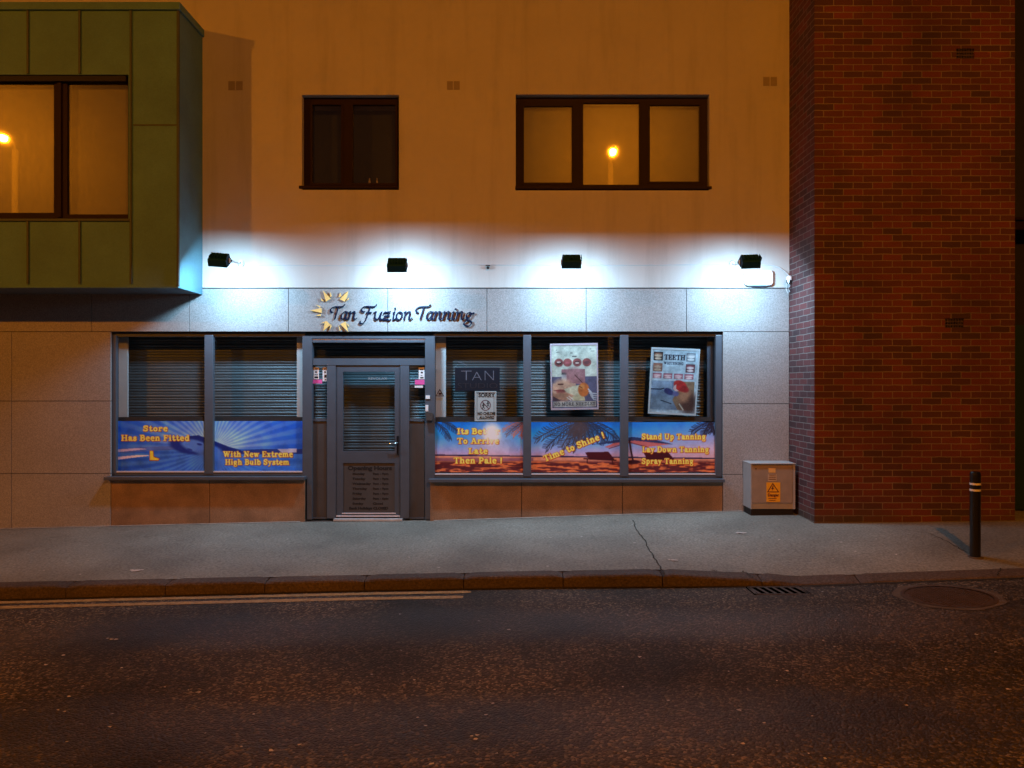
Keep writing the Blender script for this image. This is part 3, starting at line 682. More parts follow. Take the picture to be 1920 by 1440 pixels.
# ================================================================== SHOP BUILDING
XR = 3.467                                     # where the facade meets the brick return
bld = thing('shop_building', 'pale rendered building with grey stone clad shopfront at street level', 'building', (0, 0, 0))
zTop, zBand1, zBand0 = 9.0, Z(541), Z(622)
W1 = (X(566), X(748), Z(356), Z(178)); W2 = (X(967), X(1330), Z(357), Z(177))
BAYX = X(335, -.68); BW0, BW1 = BAYX-5.0, BAYX
vents = [(428, 455, 152, 169), (838, 862, 152, 168), (1431, 1457, 144, 161)]
bm = B(); holed(bm, -14, XR, zBand1+.012, zTop, [W1, W2, (BW0+.05, BW1-.05, Z(520), Z(80))], 0, .30)
part('rendered_wall', bm, M['render'], bld)
bm = B(); box(bm, -14, XR, .62, .8, -1, zTop); part('back_wall', bm, M['dark'], bld)
bm = B(); box(bm, -14, XR, .02, .3, zBand1-.01, zBand1+.010); box(bm, -14, XR, .03, .3, zBand0+.02, zBand1-.012)
box(bm, -14, X(207), .03, .3, -.9, zBand0+.018); box(bm, X(1357), XR, .03, .3, -.9, zBand0+.018)
box(bm, X(210), X(574), .03, .09, -.9, Z(900)); box(bm, X(806), X(1355), .03, .09, -.9, Z(900)); part('cladding_backing', bm, M['joint'], bld)
g = .0035
def slab(bm, x0, x1, z0, z1, yf=-.004): box(bm, x0+g, x1-g, yf, .028, z0+g, z1-g, .0015)
bm = B(); js = [X(172)-1.24*k for k in range(9, 0, -1)] + [X(p) for p in (172, 355, 541, 727, 913, 1099, 1287)] + [XR-.002]
for a, b in zip(js, js[1:]): slab(bm, a, b, zBand0, zBand1)
part('stone_band', bm, M['granite'], bld)
bm = B(); js = [-14.0]+[X(208)-1.24*k for k in range(7, -1, -1)]
zs_ = [-.9, Z(888), Z(752), zBand0]
for a, b in zip(js, js[1:]):
    for c, d in zip(zs_, zs_[1:]): slab(bm, a, b, c, d)
part('stone_pier', bm, M['granite'], bld)
bm = B(); zs_ = [-.9, Z(890), Z(757), zBand0]
for c, d in zip(zs_, zs_[1:]): slab(bm, X(1355), XR-.002, c, d)
part('stone_pier', bm, M['granite'], bld)
bm = B()
for a, b in ((208, 393), (393, 572)): slab(bm, X(a), X(b), -.9, Z(897), .0)
part('stall_riser', bm, M['riser'], bld)
bm = B()
for a, b in ((806, 978), (978, 1167), (1167, 1355)): slab(bm, X(a), X(b), -.9, Z(902), .0)
part('stall_riser', bm, M['riser'], bld)
for (a, b, c, d) in vents:
    bm = B(); m_ = (a+b)/2
    for (p, q) in ((a, m_-1), (m_+1, b)):
        pbox(bm, p, q, c, d, -.006, .004)
        for k in range(4): pbox(bm, p+1, q-1, c+2+k*3.8, c+3.6+k*3.8, -.011, .004)
    part('air_vent', bm, mat('vent_cover', (.30, .27, .25), .7), bld)

# upper windows --------------------------------------------------
def window(parent, px0, px1, py0, py1, yf, panes, fm, blinds, sill=True, jamb=(6, 6), rails=(8, 8)):
    """frame fills px0..px1; panes = list of glazed pixel rectangles; yf = depth of the frame face"""
    x0, x1, z0, z1 = X(px0, yf), X(px1, yf), Z(py1, yf), Z(py0, yf)
    bm = B(); holed(bm, x0, x1, z0, z1, [(X(a, yf), X(b, yf), Z(d, yf), Z(c, yf)) for a, b, c, d in panes], yf, yf+.07)
    w = part('window', bm, fm, parent)
    for (a, b, c, d) in panes:
        bm = B(); y2 = yf-.006                                      # raised casement bead round each pane
        t_ = .022
        A0, A1, C0, C1 = X(a, yf), X(b, yf), Z(d, yf), Z(c, yf)
        holed(bm, A0-t_, A1+t_, C0-t_, C1+t_, [(A0+.003, A1-.003, C0+.003, C1-.003)], y2, yf-.0005); part('casement', bm, fm, w)
        bm = B(); box(bm, A0, A1, yf+.02, yf+.026, C0, C1); part('pane', bm, M['upglass'], w)
    if blinds:
        for i, (a, b, c, d) in enumerate(panes):
            bm = B(); box(bm, X(a-5, yf), X(b+5, yf), yf+.09+.004*i, yf+.094+.004*i, Z(d+5, yf), Z(c-5, yf)); part('roller_blind', bm, M['blind'], w)
    if sill:
        bm = B(); box(bm, x0-.012, x1+.012, -.02, yf-.004, z0-.028, z0+.006, .004); part('sill', bm, fm, w)
    return w
# the frames sit at 0.09 m inside the wall
window(bld, 566.5, 747, 184, 353, .09, [(585, 640, 196, 344), (661, 742, 196, 344)], M['darkframe'], False)
window(bld, 968, 1329, 185, 354, .09, [(982, 1073, 199, 343), (1093, 1199, 193, 347), (1218, 1312, 197, 341)], M['darkframe'], True)
# room behind the unlit window
bm = B(); box(bm, W1[0]-.05, W1[1]+.05, .297, .3, W1[2]-.05, W1[3]+.05); part('room_back', bm, M['room'], bld)
pieces('pelmet', [(663, 742, 196, 206), (590, 640, 198, 206)], .2, .03, mat('cream_pelmet', (.32, .2, .12), .7), bld)
for i, (px, w_, lab) in enumerate(((693, 5.0, 'wider pale bottle standing inside the dark upper window'), (707, 3.6, 'slim pale bottle standing inside the dark upper window'))):
    bm = B(); yb = .17; cx = X(px, yb); zb = Z(351, yb); r = w_/2*(D+yb)/F
    lathe(bm, (cx, yb, zb), [(r, 0), (r, .05), (r*.95, .07), (r*.45, .09), (r*.45, .115)], 14)
    tag(part('bottle', bm, M['jar'], None, smooth=True), lab, 'bottle', 'bottles on the upper window ledge')

# bay window -----------------------------------------------------
yB = -.68
bz0, bz1 = Z(537, yB), Z(20, yB)
wx1 = X(241, yB); wz0, wz1 = Z(410, yB), Z(140, yB)
bm = B(); holed(bm, BW0, BW1, bz0, bz1, [(BW0+.6, wx1, wz0, wz1)], yB, -.001)
bay = part('bay', bm, M['copper'], bld)
bm = B()
for px in (53, 150, 246):                                           # standing seams
    xx = X(px, yB)
    box(bm, xx-.011, xx+.011, yB-.016, yB, wz1+.01, bz1)
    if px < 240: box(bm, xx-.011, xx+.011, yB-.016, yB, bz0+.03, wz0-.03)
    else: box(bm, xx-.011, xx+.011, yB-.016, yB, bz0+.03, wz1+.01)
for k in range(1, 7):
    xx = X(53, yB)-.6*k
    box(bm, xx-.011, xx+.011, yB-.016, yB, wz1+.01, bz1); box(bm, xx-.011, xx+.011, yB-.016, yB, bz0+.03, wz0-.03)
box(bm, X(250, yB), BW1-.02, yB-.006, yB, Z(236, yB), Z(233, yB))
box(bm, BW1-.02, BW1+.006, yB-.010, yB+.02, bz0+.002, bz1)            # corner fold
box(bm, BW0, wx1+.02, yB-.02, yB, wz0-.03, wz0-.005)
part('seam', bm, M['copperseam'], bay)
bm = B(); box(bm, BW1-.001, BW1+.004, yB+.3, yB+.303, bz0+.6, bz0+1.2)
bm.free()
bm = B(); box(bm, BW0-.03, BW1+.025, yB-.03, 0-.001, bz1, bz1+.09, .006); part('parapet_capping', bm, M['copper'], bay)
bm = B(); box(bm, BW0+.02, BW1-.03, yB+.03, -.002, bz0-.012, bz0-.002); part('soffit', bm, M['soffit'], bay)
bm = B(); box(bm, BW0, BW1, yB-.008, yB+.028, bz0-.016, bz0+.0); box(bm, BW1-.028, BW1+.004, yB+.029, -.002, bz0-.016, bz0); part('drip_edge', bm, M['copper'], bay)
ywf = yB+.07
bm = B(); x0 = BW0+.6
holed(bm, x0, wx1, wz0, wz1, [(X(-420, ywf), X(-150, ywf), Z(400, ywf), Z(156, ywf)), (X(-130, ywf), X(101, ywf), Z(399, ywf), Z(157, ywf)), (X(126, ywf), X(240, ywf), Z(402, ywf), Z(156, ywf))], ywf, ywf+.07)
bw = part('bay_window_frame', bm, M['darkframe'], bay)
bm = B(); box(bm, X(109, ywf), X(116, ywf), ywf-.02, ywf-.0005, wz0+.03, wz1-.05); part('mullion_cover', bm, M['darkframe'], bay)
bm = B(); box(bm, x0, X(239.5, ywf), ywf-.05, ywf-.003, Z(155, ywf), wz1-.0005); part('head_trim', bm, M['ink'], bay)
for a, b in ((-420, -150), (-130, 101), (126, 240)):
    bm = B(); box(bm, X(a, ywf), X(b, ywf), ywf+.02, ywf+.026, Z(402, ywf), Z(156, ywf)); part('pane', bm, M['upglass'], bay)
bm = B(); box(bm, X(-420, ywf), X(240, ywf), ywf+.10, ywf+.104, wz0+.02, wz1-.02); part('roller_blind', bm, M['blind'], bay)

# shop windows ---------------------------------------------------
YF, YG = .03, .085                              # frame face, glass
def shop_window(px0, px1, posts, py_sill, glazing, top=623):
    bm = B(); pbox(bm, px0, px1, top, 631, YG-.03, .05)
    w = part('shop_window', bm, M['frame'], bld)
    for a, b in posts:
        bm = B(); pbox(bm, a, b, 628, py_sill-6, YF, .06, .006); part('mullion', bm, M['frame'], w)
    bm = B(); pbox(bm, px0, px1, py_sill-9, py_sill-4, YF+.008, .05); part('bottom_rail', bm, M['frame'], w)
    pieces('glazing_bead', [(a+.5, b-.5, py_sill-11.5, py_sill-9.2) for a, b in glazing], YF+.002, .03, M['bead'], w)
    bm = B(); box(bm, X(px0-8), X(px1+2), -.085, YF+.05, Z(py_sill+3.5), Z(py_sill-2.2), .003); part('sill', bm, M['frame'], w)
    for a, b in glazing:
        bm = B(); pbox(bm, a, b, 631, py_sill-9, YG, .006); part('pane', bm, M['glass'], w)
    return w
wl = shop_window(209, 572, [(210, 217.5), (383, 399.5)], 895, [(217.5, 383), (399.5, 567)])
wr = shop_window(813, 1354, [(981, 996), (1163, 1178.5), (1342, 1354)], 899.5, [(815, 981), (996, 1163), (1178.5, 1342)])
# white inner guides beside the shutter
pieces('shutter_guide', [(219, 239, 627, 789), (556.5, 568, 627, 789), (817, 836, 627, 789)], .20, .03, M['white'], bld)
bm = B(); pbox(bm, 1326, 1345, 627, 789, .17, .03); part('shutter_guide', bm, M['frame'], bld)
pieces('inner_ledge', [(218, 567, 782, 790), (816, 1342, 782, 790)], .13, .03, M['panel'], bld)

# door -----------------------------------------------------------
bm = B(); holed(bm, X(567, YF), X(815, YF), Z(974, YF), Z(630, YF), [(X(585, YF), X(797, YF), Z(980, YF), Z(634.6, YF))], YF, YF+.10); dr = part('door_surround', bm, M['frame'], bld)
pieces('head_rail', [(585.5, 796.5, 638, 642)], YF+.006, .06, M['frame'], dr)
bm = B(); pbox(bm, 585.5, 796.5, 634.7, 637.6, YF+.016, .05); part('head_bead', bm, M['bead'], dr)
bm = B(); pbox(bm, 585.5, 796.5, 672, 684.5, YF+.012, .06); part('transom', bm, M['frame'], dr)
pieces('door_post', [(613, 629.5, 685, 972), (750.5, 767, 685, 972)], YF+.016, .06, M['frame'], dr)
bm = B(); pbox(bm, 586, 796, 642.3, 671.6, YG, .006); part('fanlight', bm, M['glass'], dr)
pieces('sidelight', [(586, 612.5, 685, 785), (767.5, 796, 685, 785)], YG, .006, M['glass'], dr)
for a, b in ((586, 612.5), (767.5, 796)):
    pieces('panel_bead', [(a, b, 785.5, 789), (a, b, 970.5, 973)], YG-.02, .04, M['frame'], dr); pieces('side_panel', [(a, b, 789.5, 970)], YG-.005, .03, M['panel'], dr)
yd = YF+.028
leafm = mat('door_leaf_paint', (0.064, 0.082, 0.108), .42, var=.08, vscale=8)
bm = B(); x0, x1 = X(630.5, yd), X(749.5, yd)
holed(bm, x0, x1, Z(966, yd), Z(687, yd), [(X(643, yd), X(740, yd), Z(846, yd), Z(697, yd)), (X(643, yd), X(740, yd), Z(961, yd), Z(868, yd))], yd, yd+.045)
door = part('door', bm, leafm, bld)
bm = B(); pbox(bm, 643, 740, 697, 846, yd+.02, .006); part('door_glass', bm, M['glass'], door)
bm = B(); pbox(bm, 643, 740, 868, 961, yd+.012, .02); part('lower_panel', bm, M['panel'], door)
pieces('kick_bead', [(641, 742, 961.6, 963.6)], yd-.008, .006, M['bead'], door); pieces('kick_bead', [(630.5, 749.5, 966.5, 969)], yd-.012, .03, M['bead'], door)
bm = B(); pbox(bm, 625, 754, 973.5, 977.5, -.012, .10, .002); part('threshold', bm, mat('worn_threshold', (.45, .46, .46), .5, var=.2, vscale=15), dr)
bm = B(); box(bm, X(572), X(812), .0, .12, Z(995), Z(978)); part('step', bm, M['kerb'], dr)
bm = B(); hx = X(746, yd); box(bm, hx-.013, hx+.013, yd-.014, yd-.0005, Z(853, yd), Z(817, yd), .004)
hd = part('handle_plate', bm, M['black'], door)
bm = B(); hz = Z(830, yd)
tube(bm, [(hx, yd-.012, hz), (hx, yd-.05, hz), (hx-.02, yd-.055, hz), (hx-.07, yd-.055, hz-.004), (hx-.115, yd-.05, hz-.010)], .0085, 10); part('lever', bm, M['chrome'], door, smooth=True)
# opening hours on the lower panel
oy = yd+.011
rows = [('Monday', '9am - 9pm'), ('Tuesday', '9am - 9pm'), ('Wednesday', '9am - 9pm'), ('Thursday', '9am - 9pm'), ('Friday', '9am - 9pm'), ('Saturday', '9am - 6pm'), ('Sunday', 'Closed')]
items = [(('Opening Hours', 652, 881, 7.2, oy, M['ink']), dict(bold=.05, sx=1.28))]
for i, (a, b) in enumerate(rows):
    py = 890 + i*9.3
    items += [((a, 661, py, 3.7, oy, M['ink']), dict(bold=.045, sx=1.35)), ((b, 699, py, 3.7, oy, M['ink']), dict(bold=.045, sx=1.28))]
items += [(('Bank Holidays CLOSED', 654.5, 955, 4.4, oy, M['ink']), dict(bold=.05, sx=1.2))]
join_text('opening_hours', items, door)
text('glass_lettering', 'REVOLAX', 690, 712, 4.6, yd+.018, M['faintink'], door, mirror=False, sx=1.25)

# shutter behind the glass --------------------------------------
ys = .36; pitch = .0735
bm = B(); z = 2.62; prof = []
while z > -.05:
    for a0, a1, dp in ((0, .56, .008), (.60, .92, .005)):               # each slat has a broad rib and a narrow one
        for k in range(6): t_ = k/5; prof.append((ys-dp*math.sin(math.pi*t_)**.8, z-pitch*(a0+(a1-a0)*t_)))
    prof.append((ys+.003, z-pitch*.94)); prof.append((ys+.003, z-pitch*.98)); z -= pitch
xa, xb = X(217, ys), X(1345, ys)
va = [bm.verts.new((xa, p[0], p[1])) for p in prof]; vb = [bm.verts.new((xb, p[0], p[1])) for p in prof]
for i in range(len(prof)-1): bm.faces.new([va[i], va[i+1], vb[i+1], vb[i]])
tag(part('roller_shutter', bm, M['shutter'], None, smooth=False), 'grey slatted roller shutter lowered behind the shop glass and door', 'roller shutter')

# ================================================================== BRICK BUILDING
yBr = -.785; bx0, bx1 = XR+.002, X(1903, yBr)
bb = thing('brick_building', 'red brick building projecting at the right of the shop', 'building', (bx0, yBr, 0))
def quadbox(x0, x1, y0, y1, z0, z1, which):
    bm = B(); v = lambda *p: bm.verts.new(p)
    if which == 'front': bm.faces.new([v(x0,y0,z0), v(x1,y0,z0), v(x1,y0,z1), v(x0,y0,z1)])
    return bm
bm = B(); holed(bm, bx0, bx1, -.9, 9, [(X(1793, yBr), X(1827, yBr), Z(110, yBr), Z(91, yBr)), (X(1772, yBr), X(1807, yBr), Z(615, yBr), Z(597, yBr))], yBr, yBr+.1)
part('front_wall', bm, M['brickF'], bb)
bm = B(); box(bm, bx0-.0005, bx0+.1, yBr+.1005, .5, -.9, 9)
# the first 10 cm of the corner also belongs to the side face
b2 = bm; v = [b2.verts.new(p) for p in [(bx0-.0008, yBr, -.9), (bx0-.0008, yBr+.1004, -.9), (bx0-.0008, yBr+.1004, 9), (bx0-.0008, yBr, 9)]]; b2.faces.new(v)
part('return_wall', bm, M['brickS'], bb)
bm = B(); box(bm, bx1-.1, bx1+.0, yBr+.101, .5, -.9, 9); part('far_return_wall', bm, M['brickS'], bb)
for a, b, c, d in ((1793, 1827, 91, 110), (1772, 1807, 597, 615)):
    bm = B(); holes = []
    y2 = yBr+.012; x0, x1, z0, z1 = X(a, y2)+.001, X(b, y2)-.001, Z(d, y2)+.001, Z(c, y2)-.001
    for i in range(7):
        for j in range(3):
            cx = x0+(i+.5)*(x1-x0)/7; cz = z0+(j+.5)*(z1-z0)/3; holes.append((cx-.009, cx+.009, cz-.011, cz+.011))
    holed(bm, x0, x1, z0, z1, holes, y2, y2+.04); ab = part('air_brick', bm, M['iron'], bb)
    bm = B(); box(bm, x0, x1, y2+.045, y2+.05, z0, z1); part('air_brick_core', bm, M['ink'], bb)
# entrance set back beyond the brick
t = thing('side_entrance', 'dark green gate set back at the right edge beyond the brick wall', 'gate', (bx1+.8, -.2, 0))
bm = B(); box(bm, bx1+.003, bx1+1.9, .0, .2, -.9, 9); part('back_wall', bm, M['room'], t)
bm = B(); box(bm, bx1+.05, bx1+1.6, -.25, -.2, .2, 2.45); part('gate_panel', bm, M['gate'], t)
bm = B(); box(bm, bx1+.005, bx1+.045, -.3, -.15, .1, 3.75); box(bm, bx1+.05, bx1+1.6, -.3, -.2, 3.6, 3.7); box(bm, bx1+.05, bx1+1.6, -.3, -.2, 3.72, 3.75); part('gate_frame', bm, M['darkframe'], t)

# ================================================================== FITTINGS ON THE FACADE
# floodlights: housing > lens, fins, bulb; bracket
def make_floodlight(loc, label):
    t = thing('floodlight', label, 'floodlight', loc, 'floodlights over the shopfront')
    t['_base'] = [0, 0, 0]
    w, d, h = .113, .078, .022
    bm = B(); P0 = [(-w, -d, -h), (w, -d, -h), (w, d, -h), (-w, d, -h), (-w+.004, -d+.012, .055), (w-.004, -d+.012, .055), (w-.012, d-.03, .085), (-w+.012, d-.03, .085)]
    vv = [bm.verts.new(p) for p in P0]
    fs = [bm.faces.new([vv[i] for i in q]) for q in [(0,3,2,1),(4,5,6,7),(0,1,5,4),(1,2,6,5),(2,3,7,6),(3,0,4,7)]]
    bmesh.ops.bevel(bm, geom=list({e for f in fs for e in f.edges}), offset=.005, segments=2, affect='EDGES', profile=.5)
    for k in range(7): box(bm, -w+.02+k*.034, -w+.026+k*.034, -d+.03, d-.04, .05, .09)
    hs = part('housing', bm, M['housing'], t)
    bm = B(); holed(bm, -w, w, -d, d, [(-w+.014, w-.014, -d+.014, d-.014)], 0, .008)
    bm.transform(Matrix.Translation((0, 0, -h-.009)) @ Matrix.Rotation(R(-90), 4, 'X').inverted())
    part('bezel', bm, M['housing'], hs)
    bm = B(); box(bm, -w+.015, w-.015, -d+.015, d-.015, -h-.002, -h); part('lens', bm, M['ledlens'], hs)
    bm = B(); lathe(bm, (0, -d*.3, .055), [(.012, 0), (.012, .026), (.008, .032)], 12); part('cable_gland', bm, M['housing'], hs)
    ld = bpy.data.lights.new('led_panel', 'AREA'); ld.shape = 'RECTANGLE'; ld.size = .19; ld.size_y = .12; ld.energy = LED_W; ld.color = LED
    lo = bpy.data.objects.new('led_light', ld); C.objects.link(lo); lo.parent = hs; lo.location = (0, 0, -h-.012)
    bm = B(); tube(bm, [(0, -.01, .0), (0, .06, .03), (0, .60, .07), (0, .69, .10)], .007, 8)
    for s_ in (-1, 1): box(bm, s_*(w+.004)-.003, s_*(w+.004)+.003, -.02, .02, -.02, .03)
    box(bm, -w-.004, w+.004, -.012, .012, .028, .034)
    part('bracket', bm, M['white'], t)
    bm = B(); lathe(bm, (0, .68, .10), [(.03, 0), (.03, .018)], 16, axis='y'); part('wall_plate', bm, M['white'], t)
    return t
def copy_tree(o, parent=None):
    c = o.copy(); C.objects.link(c)
    if parent: c.parent = parent
    for ch in list(o.children): copy_tree(ch, c)
    return c
yl = -.70
fl = [(412, 490, 'floodlight nearest the green bay, turned slightly towards it', -4, 38, 5),
      (745, 499, 'floodlight above the word Fuzion of the shop lettering', 0, 46, 0),
      (1071, 493, 'floodlight above the window with the lips poster', 0, 38, 0),
      (1405, 493, 'floodlight directly above the white alarm box by the brick corner', 4, 38, -3)]
proto = None
for px, py, lab, yaw, tilt, roll in fl:
    loc = (X(px, yl), yl, Z(py, yl))
    if proto is None: proto = o = make_floodlight(loc, lab)
    else: o = copy_tree(proto); o.location = loc; o['label'] = lab
    o.rotation_euler = (0, 0, 0)
    for ch in o.children:
        if ch.name.startswith('housing'): ch.rotation_euler = (R(tilt), R(roll), R(yaw))

# cable run
bm = B(); pts = [(X(p), -.008, Z(497+.8*math.sin(p*.013))) for p in range(446, 1440, 14)] + [(X(1450), -.01, Z(498)), (X(1462), -.012, Z(502)), (X(1472), -.03, Z(511)), (X(1477), -.05, Z(521))]
tube(bm, pts, .005, 6)
for px in (452, 1374):
    c0 = Vector((X(px), -.018, Z(495))); tube(bm, [c0+Vector((.04*math.cos(a), 0, .04*math.sin(a))) for a in [k*.4 for k in range(17)]], .005, 6)
tube(bm, [(X(452), -.012, Z(494)), (X(440), -.05, Z(492)), (X(430), -.2, Z(489)), (X(425), -.33, Z(490))], .005, 6)
tag(part('wall_cable', bm, M['cable'], None, smooth=True), 'thin pale cable clipped along the wall between the floodlights', 'cable')
bm = B(); lathe(bm, (X(915), -.05, Z(503)), [(.014, -.0), (.018, .01), (.018, .03), (.01, .049)], 12, axis='y'); box(bm, X(911), X(919), -.06, -.005, Z(499.5), Z(498))
tag(part('cable_clip', bm, M['black'], None), 'small dark spotlight stub fixed below the wall cable', 'fixing')
# sensor hanging on the brick return
sx, sy = XR-.035, -.09
t = thing('hanging_sensor', 'small black capped sensor with looped cable beside the brick return', 'sensor', (sx, sy, Z(550)))
bm = B(); lathe(bm, (sx, sy, Z(526)), [(.03, -.01), (.036, -.005), (.034, .03), (.02, .045)], 16); part('cap', bm, M['plastic'], t)
bm = B(); lathe(bm, (sx, sy, Z(533)), [(.034, 0), (.034, .036)], 16); box(bm, sx+.0, XR-.001, sy-.02, sy+.02, Z(528), Z(522)); part('collar', bm, M['black'], t)
bm = B(); lathe(bm, (sx, sy, Z(550)), [(.026, 0), (.034, .05), (.030, .108)], 16); part('bowl', bm, M['glass'], t, smooth=True)
bm = B(); tube(bm, [(sx+.01*math.sin(k), sy+.01*math.cos(k), Z(534)-.012*k) for k in range(9)], .004, 6)
tube(bm, [(sx-.03, sy, Z(528)), (sx-.034, sy, Z(545)), (sx-.02, sy-.01, Z(552)), (sx, sy-.01, Z(548))], .004, 6); part('looped_cable', bm, M['cable'], t)

# alarm box
yA = -.07
t = thing('alarm_box', 'white rounded alarm box on the wall under the last floodlight', 'alarm box', (X(1422), 0, Z(537)))
bm = B(); cx0, cx1, cz0, cz1 = X(1396, yA), X(1450, yA), Z(535, yA), Z(506, yA)
box(bm, cx0, cx1, yA, -.002, cz0, cz1)
vert = [e for e in bm.edges if abs((e.verts[0].co-e.verts[1].co).normalized().y) > .9]
bmesh.ops.bevel(bm, geom=vert, offset=.045, segments=6, affect='EDGES', profile=.5)
fr = [e for e in bm.edges if all(abs(v.co.y-yA) < 1e-5 for v in e.verts)]
bmesh.ops.bevel(bm, geom=fr, offset=.012, segments=3, affect='EDGES', profile=.5)
part('cover', bm, M['plastic'], t)
bm = B(); box(bm, cx0+.09, cx1-.09, yA+.01, yA+.04, cz0-.006, cz0+.014, .004); part('strobe', bm, M['plasticblue'], t)
join_text('alarm_lettering', [(('SECURITY LIMITED', 1406, 530, 3.6, yA-.002, M['greytext']), dict(sx=.72)), (('HO', 1424, 522, 10, yA-.002, M['greytext']), dict())], t)

# shop name: raised letters drawn with a broad nib -------------------------
def contour_solid(name, fn, x0, x1, y0, y1, step, yf, depth, m, parent):
    """marching squares over fn<0 in photo pixels, then given thickness"""
    nx = int((x1-x0)/step)+1; ny = int((y1-y0)/step)+1
    gx, gy = np.meshgrid(x0+np.arange(nx)*step, y0+np.arange(ny)*step); f = fn(gx, gy)
    bm = B(); V = {}
    def vert(p):
        k = (round(p[0], 3), round(p[1], 3))
        if k not in V: V[k] = bm.verts.new((X(p[0], yf), yf, Z(p[1], yf)))
        return V[k]
    act = np.argwhere((f[:-1, :-1] < 0) | (f[1:, :-1] < 0) | (f[:-1, 1:] < 0) | (f[1:, 1:] < 0))
    for j, i in act:
        cs = [(j, i), (j, i+1), (j+1, i+1), (j+1, i)]; poly = []
        for k in range(4):
            a, b = cs[k], cs[(k+1) % 4]; fa, fb = f[a], f[b]; pa = (gx[a], gy[a]); pb = (gx[b], gy[b])
            if fa < 0: poly.append(pa)
            if (fa < 0) != (fb < 0):
                t_ = min(max(fa/(fa-fb), .02), .98); poly.append((pa[0]+(pb[0]-pa[0])*t_, pa[1]+(pb[1]-pa[1])*t_))
        vs_ = []
        for p in poly:
            v_ = vert(p)
            if v_ not in vs_: vs_.append(v_)
        if len(vs_) >= 3:
            try: bm.faces.new(vs_)
            except ValueError: pass
    be = [e for e in bm.edges if len(e.link_faces) == 1]
    r = bmesh.ops.extrude_edge_only(bm, edges=be)
    bmesh.ops.translate(bm, verts=[q for q in r['geom'] if isinstance(q, bmesh.types.BMVert)], vec=(0, depth, 0))
    bmesh.ops.recalc_face_normals(bm, faces=bm.faces[:])
    return part(name, bm, m, parent)
def T_(o, e=0): return [[(o+20,326),(o+3,318),(o-2,296),(o+14,276),(o+44,264),(o+92,262),(o+128,262),(o+146,252),(o+150,240)], [(o+84,268),(o+72,310),(o+56,360),(o+46,396)]]
def a_(o): return [[(o+66,326),(o+44,316),(o+18,334),(o+3,368),(o+10,396),(o+32,394),(o+54,362),(o+66,326)], [(o+70,320),(o+56,366),(o+56,396),(o+72,396)]]
def n_(o): return [[(o,322),(o+14,318),(o+8,350),(o-4,400)], [(o+6,362),(o+28,330),(o+50,316),(o+62,328),(o+54,362),(o+50,392),(o+62,400),(o+80,388)]]
def i_(o): return [[(o-14,326),(o,318),(o-10,356),(o-16,390),(o-8,402),(o+8,394)]]
STR = {'T': T_(290), 'a': a_(402), 'n': n_(492),
 'F': [[(660,320),(634,314),(626,294),(640,272),(672,260),(720,262),(764,262),(784,252),(790,240)], [(722,268),(704,320),(684,378),(662,424),(636,446),(612,440),(610,424)], [(684,326),(734,326)]],
 'u': [[(764,326),(784,318),(776,352),(774,388),(790,402),(814,386),(842,322)], [(848,320),(834,364),(832,394),(844,404),(862,392)]],
 'z': [[(868,340),(880,322),(906,324),(938,318),(904,362),(866,404),(896,398),(922,410),(944,400)], [(880,362),(930,362)]],
 'i': i_(988), 'o': [[(1058,326),(1034,320),(1010,348),(1008,386),(1026,404),(1052,392),(1068,360),(1066,332),(1052,322)]], 'n2': n_(1094),
 'T2': T_(1222), 'a2': a_(1334), 'n3': n_(1424), 'n4': n_(1520), 'i2': i_(1632), 'n5': n_(1664),
 'g': [[(1826,340),(1806,326),(1784,334),(1770,360),(1776,384),(1798,386),(1818,362),(1826,340)], [(1822,344),(1846,330),(1852,338)], [(1784,386),(1772,400),(1800,412),(1822,426),(1822,452),(1798,472),(1764,468),(1744,450),(1750,428),(1776,414)]]}
nib_a = R(38); ca, sa = math.cos(nib_a), math.sin(nib_a); NW, NT = 11.2, 4.3        # broad nib half width / half thickness
def letters_fn(groups, dots):
    segs = []
    for st in groups:
        for pts in st:
            pp = smooth_poly(pts, 6)
            segs += [(a[0], a[1], b[0], b[1]) for a, b in zip(pp, pp[1:])]
    def fn(px, py):
        zx = (px-570)*5.818; zy = (py-530)*5.818+ (0)
        u = (zx*ca - zy*sa)/NW; v = (zx*sa + zy*ca)/NT; best = np.full(px.shape, 9.0)
        for ax, ay, bx, by in segs:
            au, av = (ax*ca-ay*sa)/NW, (ax*sa+ay*ca)/NT; bu, bv = (bx*ca-by*sa)/NW, (bx*sa+by*ca)/NT
            xm0, xm1 = min(ax, bx)-14, max(ax, bx)+14
            i0 = int(np.searchsorted(zx[0], xm0)); i1 = int(np.searchsorted(zx[0], xm1))
            if i1 <= i0: continue
            U, V_ = u[:, i0:i1], v[:, i0:i1]; du, dv = bu-au, bv-av; L2 = du*du+dv*dv+1e-9
            t_ = np.clip(((U-au)*du+(V_-av)*dv)/L2, 0, 1)
            best[:, i0:i1] = np.minimum(best[:, i0:i1], np.hypot(U-au-t_*du, V_-av-t_*dv)-1)
        for cx, cy_ in dots: best = np.minimum(best, np.hypot((zx-cx)/11, (zy-cy_)/11)-1)
        return best
    return fn
sg = thing('shop_sign', 'dark raised calligraphic lettering Tan Fuzion Tanning with yellow sun rays', 'shop sign', (X(740), -.02, Z(600)))
word = {'tan': (['T', 'a', 'n'], []), 'fuzion': (['F', 'u', 'z', 'i', 'o', 'n2'], [(994, 280)]), 'tanning': (['T2', 'a2', 'n3', 'n4', 'i2', 'n5', 'g'], [(1654, 288)])}
for k, (ls, dots) in word.items():
    xs_ = [p[0] for l_ in ls for s_ in STR[l_] for p in s_]
    contour_solid('lettering', letters_fn([STR[l_] for l_ in ls], dots), 570+(min(xs_)-20)/5.818, 570+(max(xs_)+20)/5.818, 568, 614, .22, -.03, .012, M['navy'], sg)
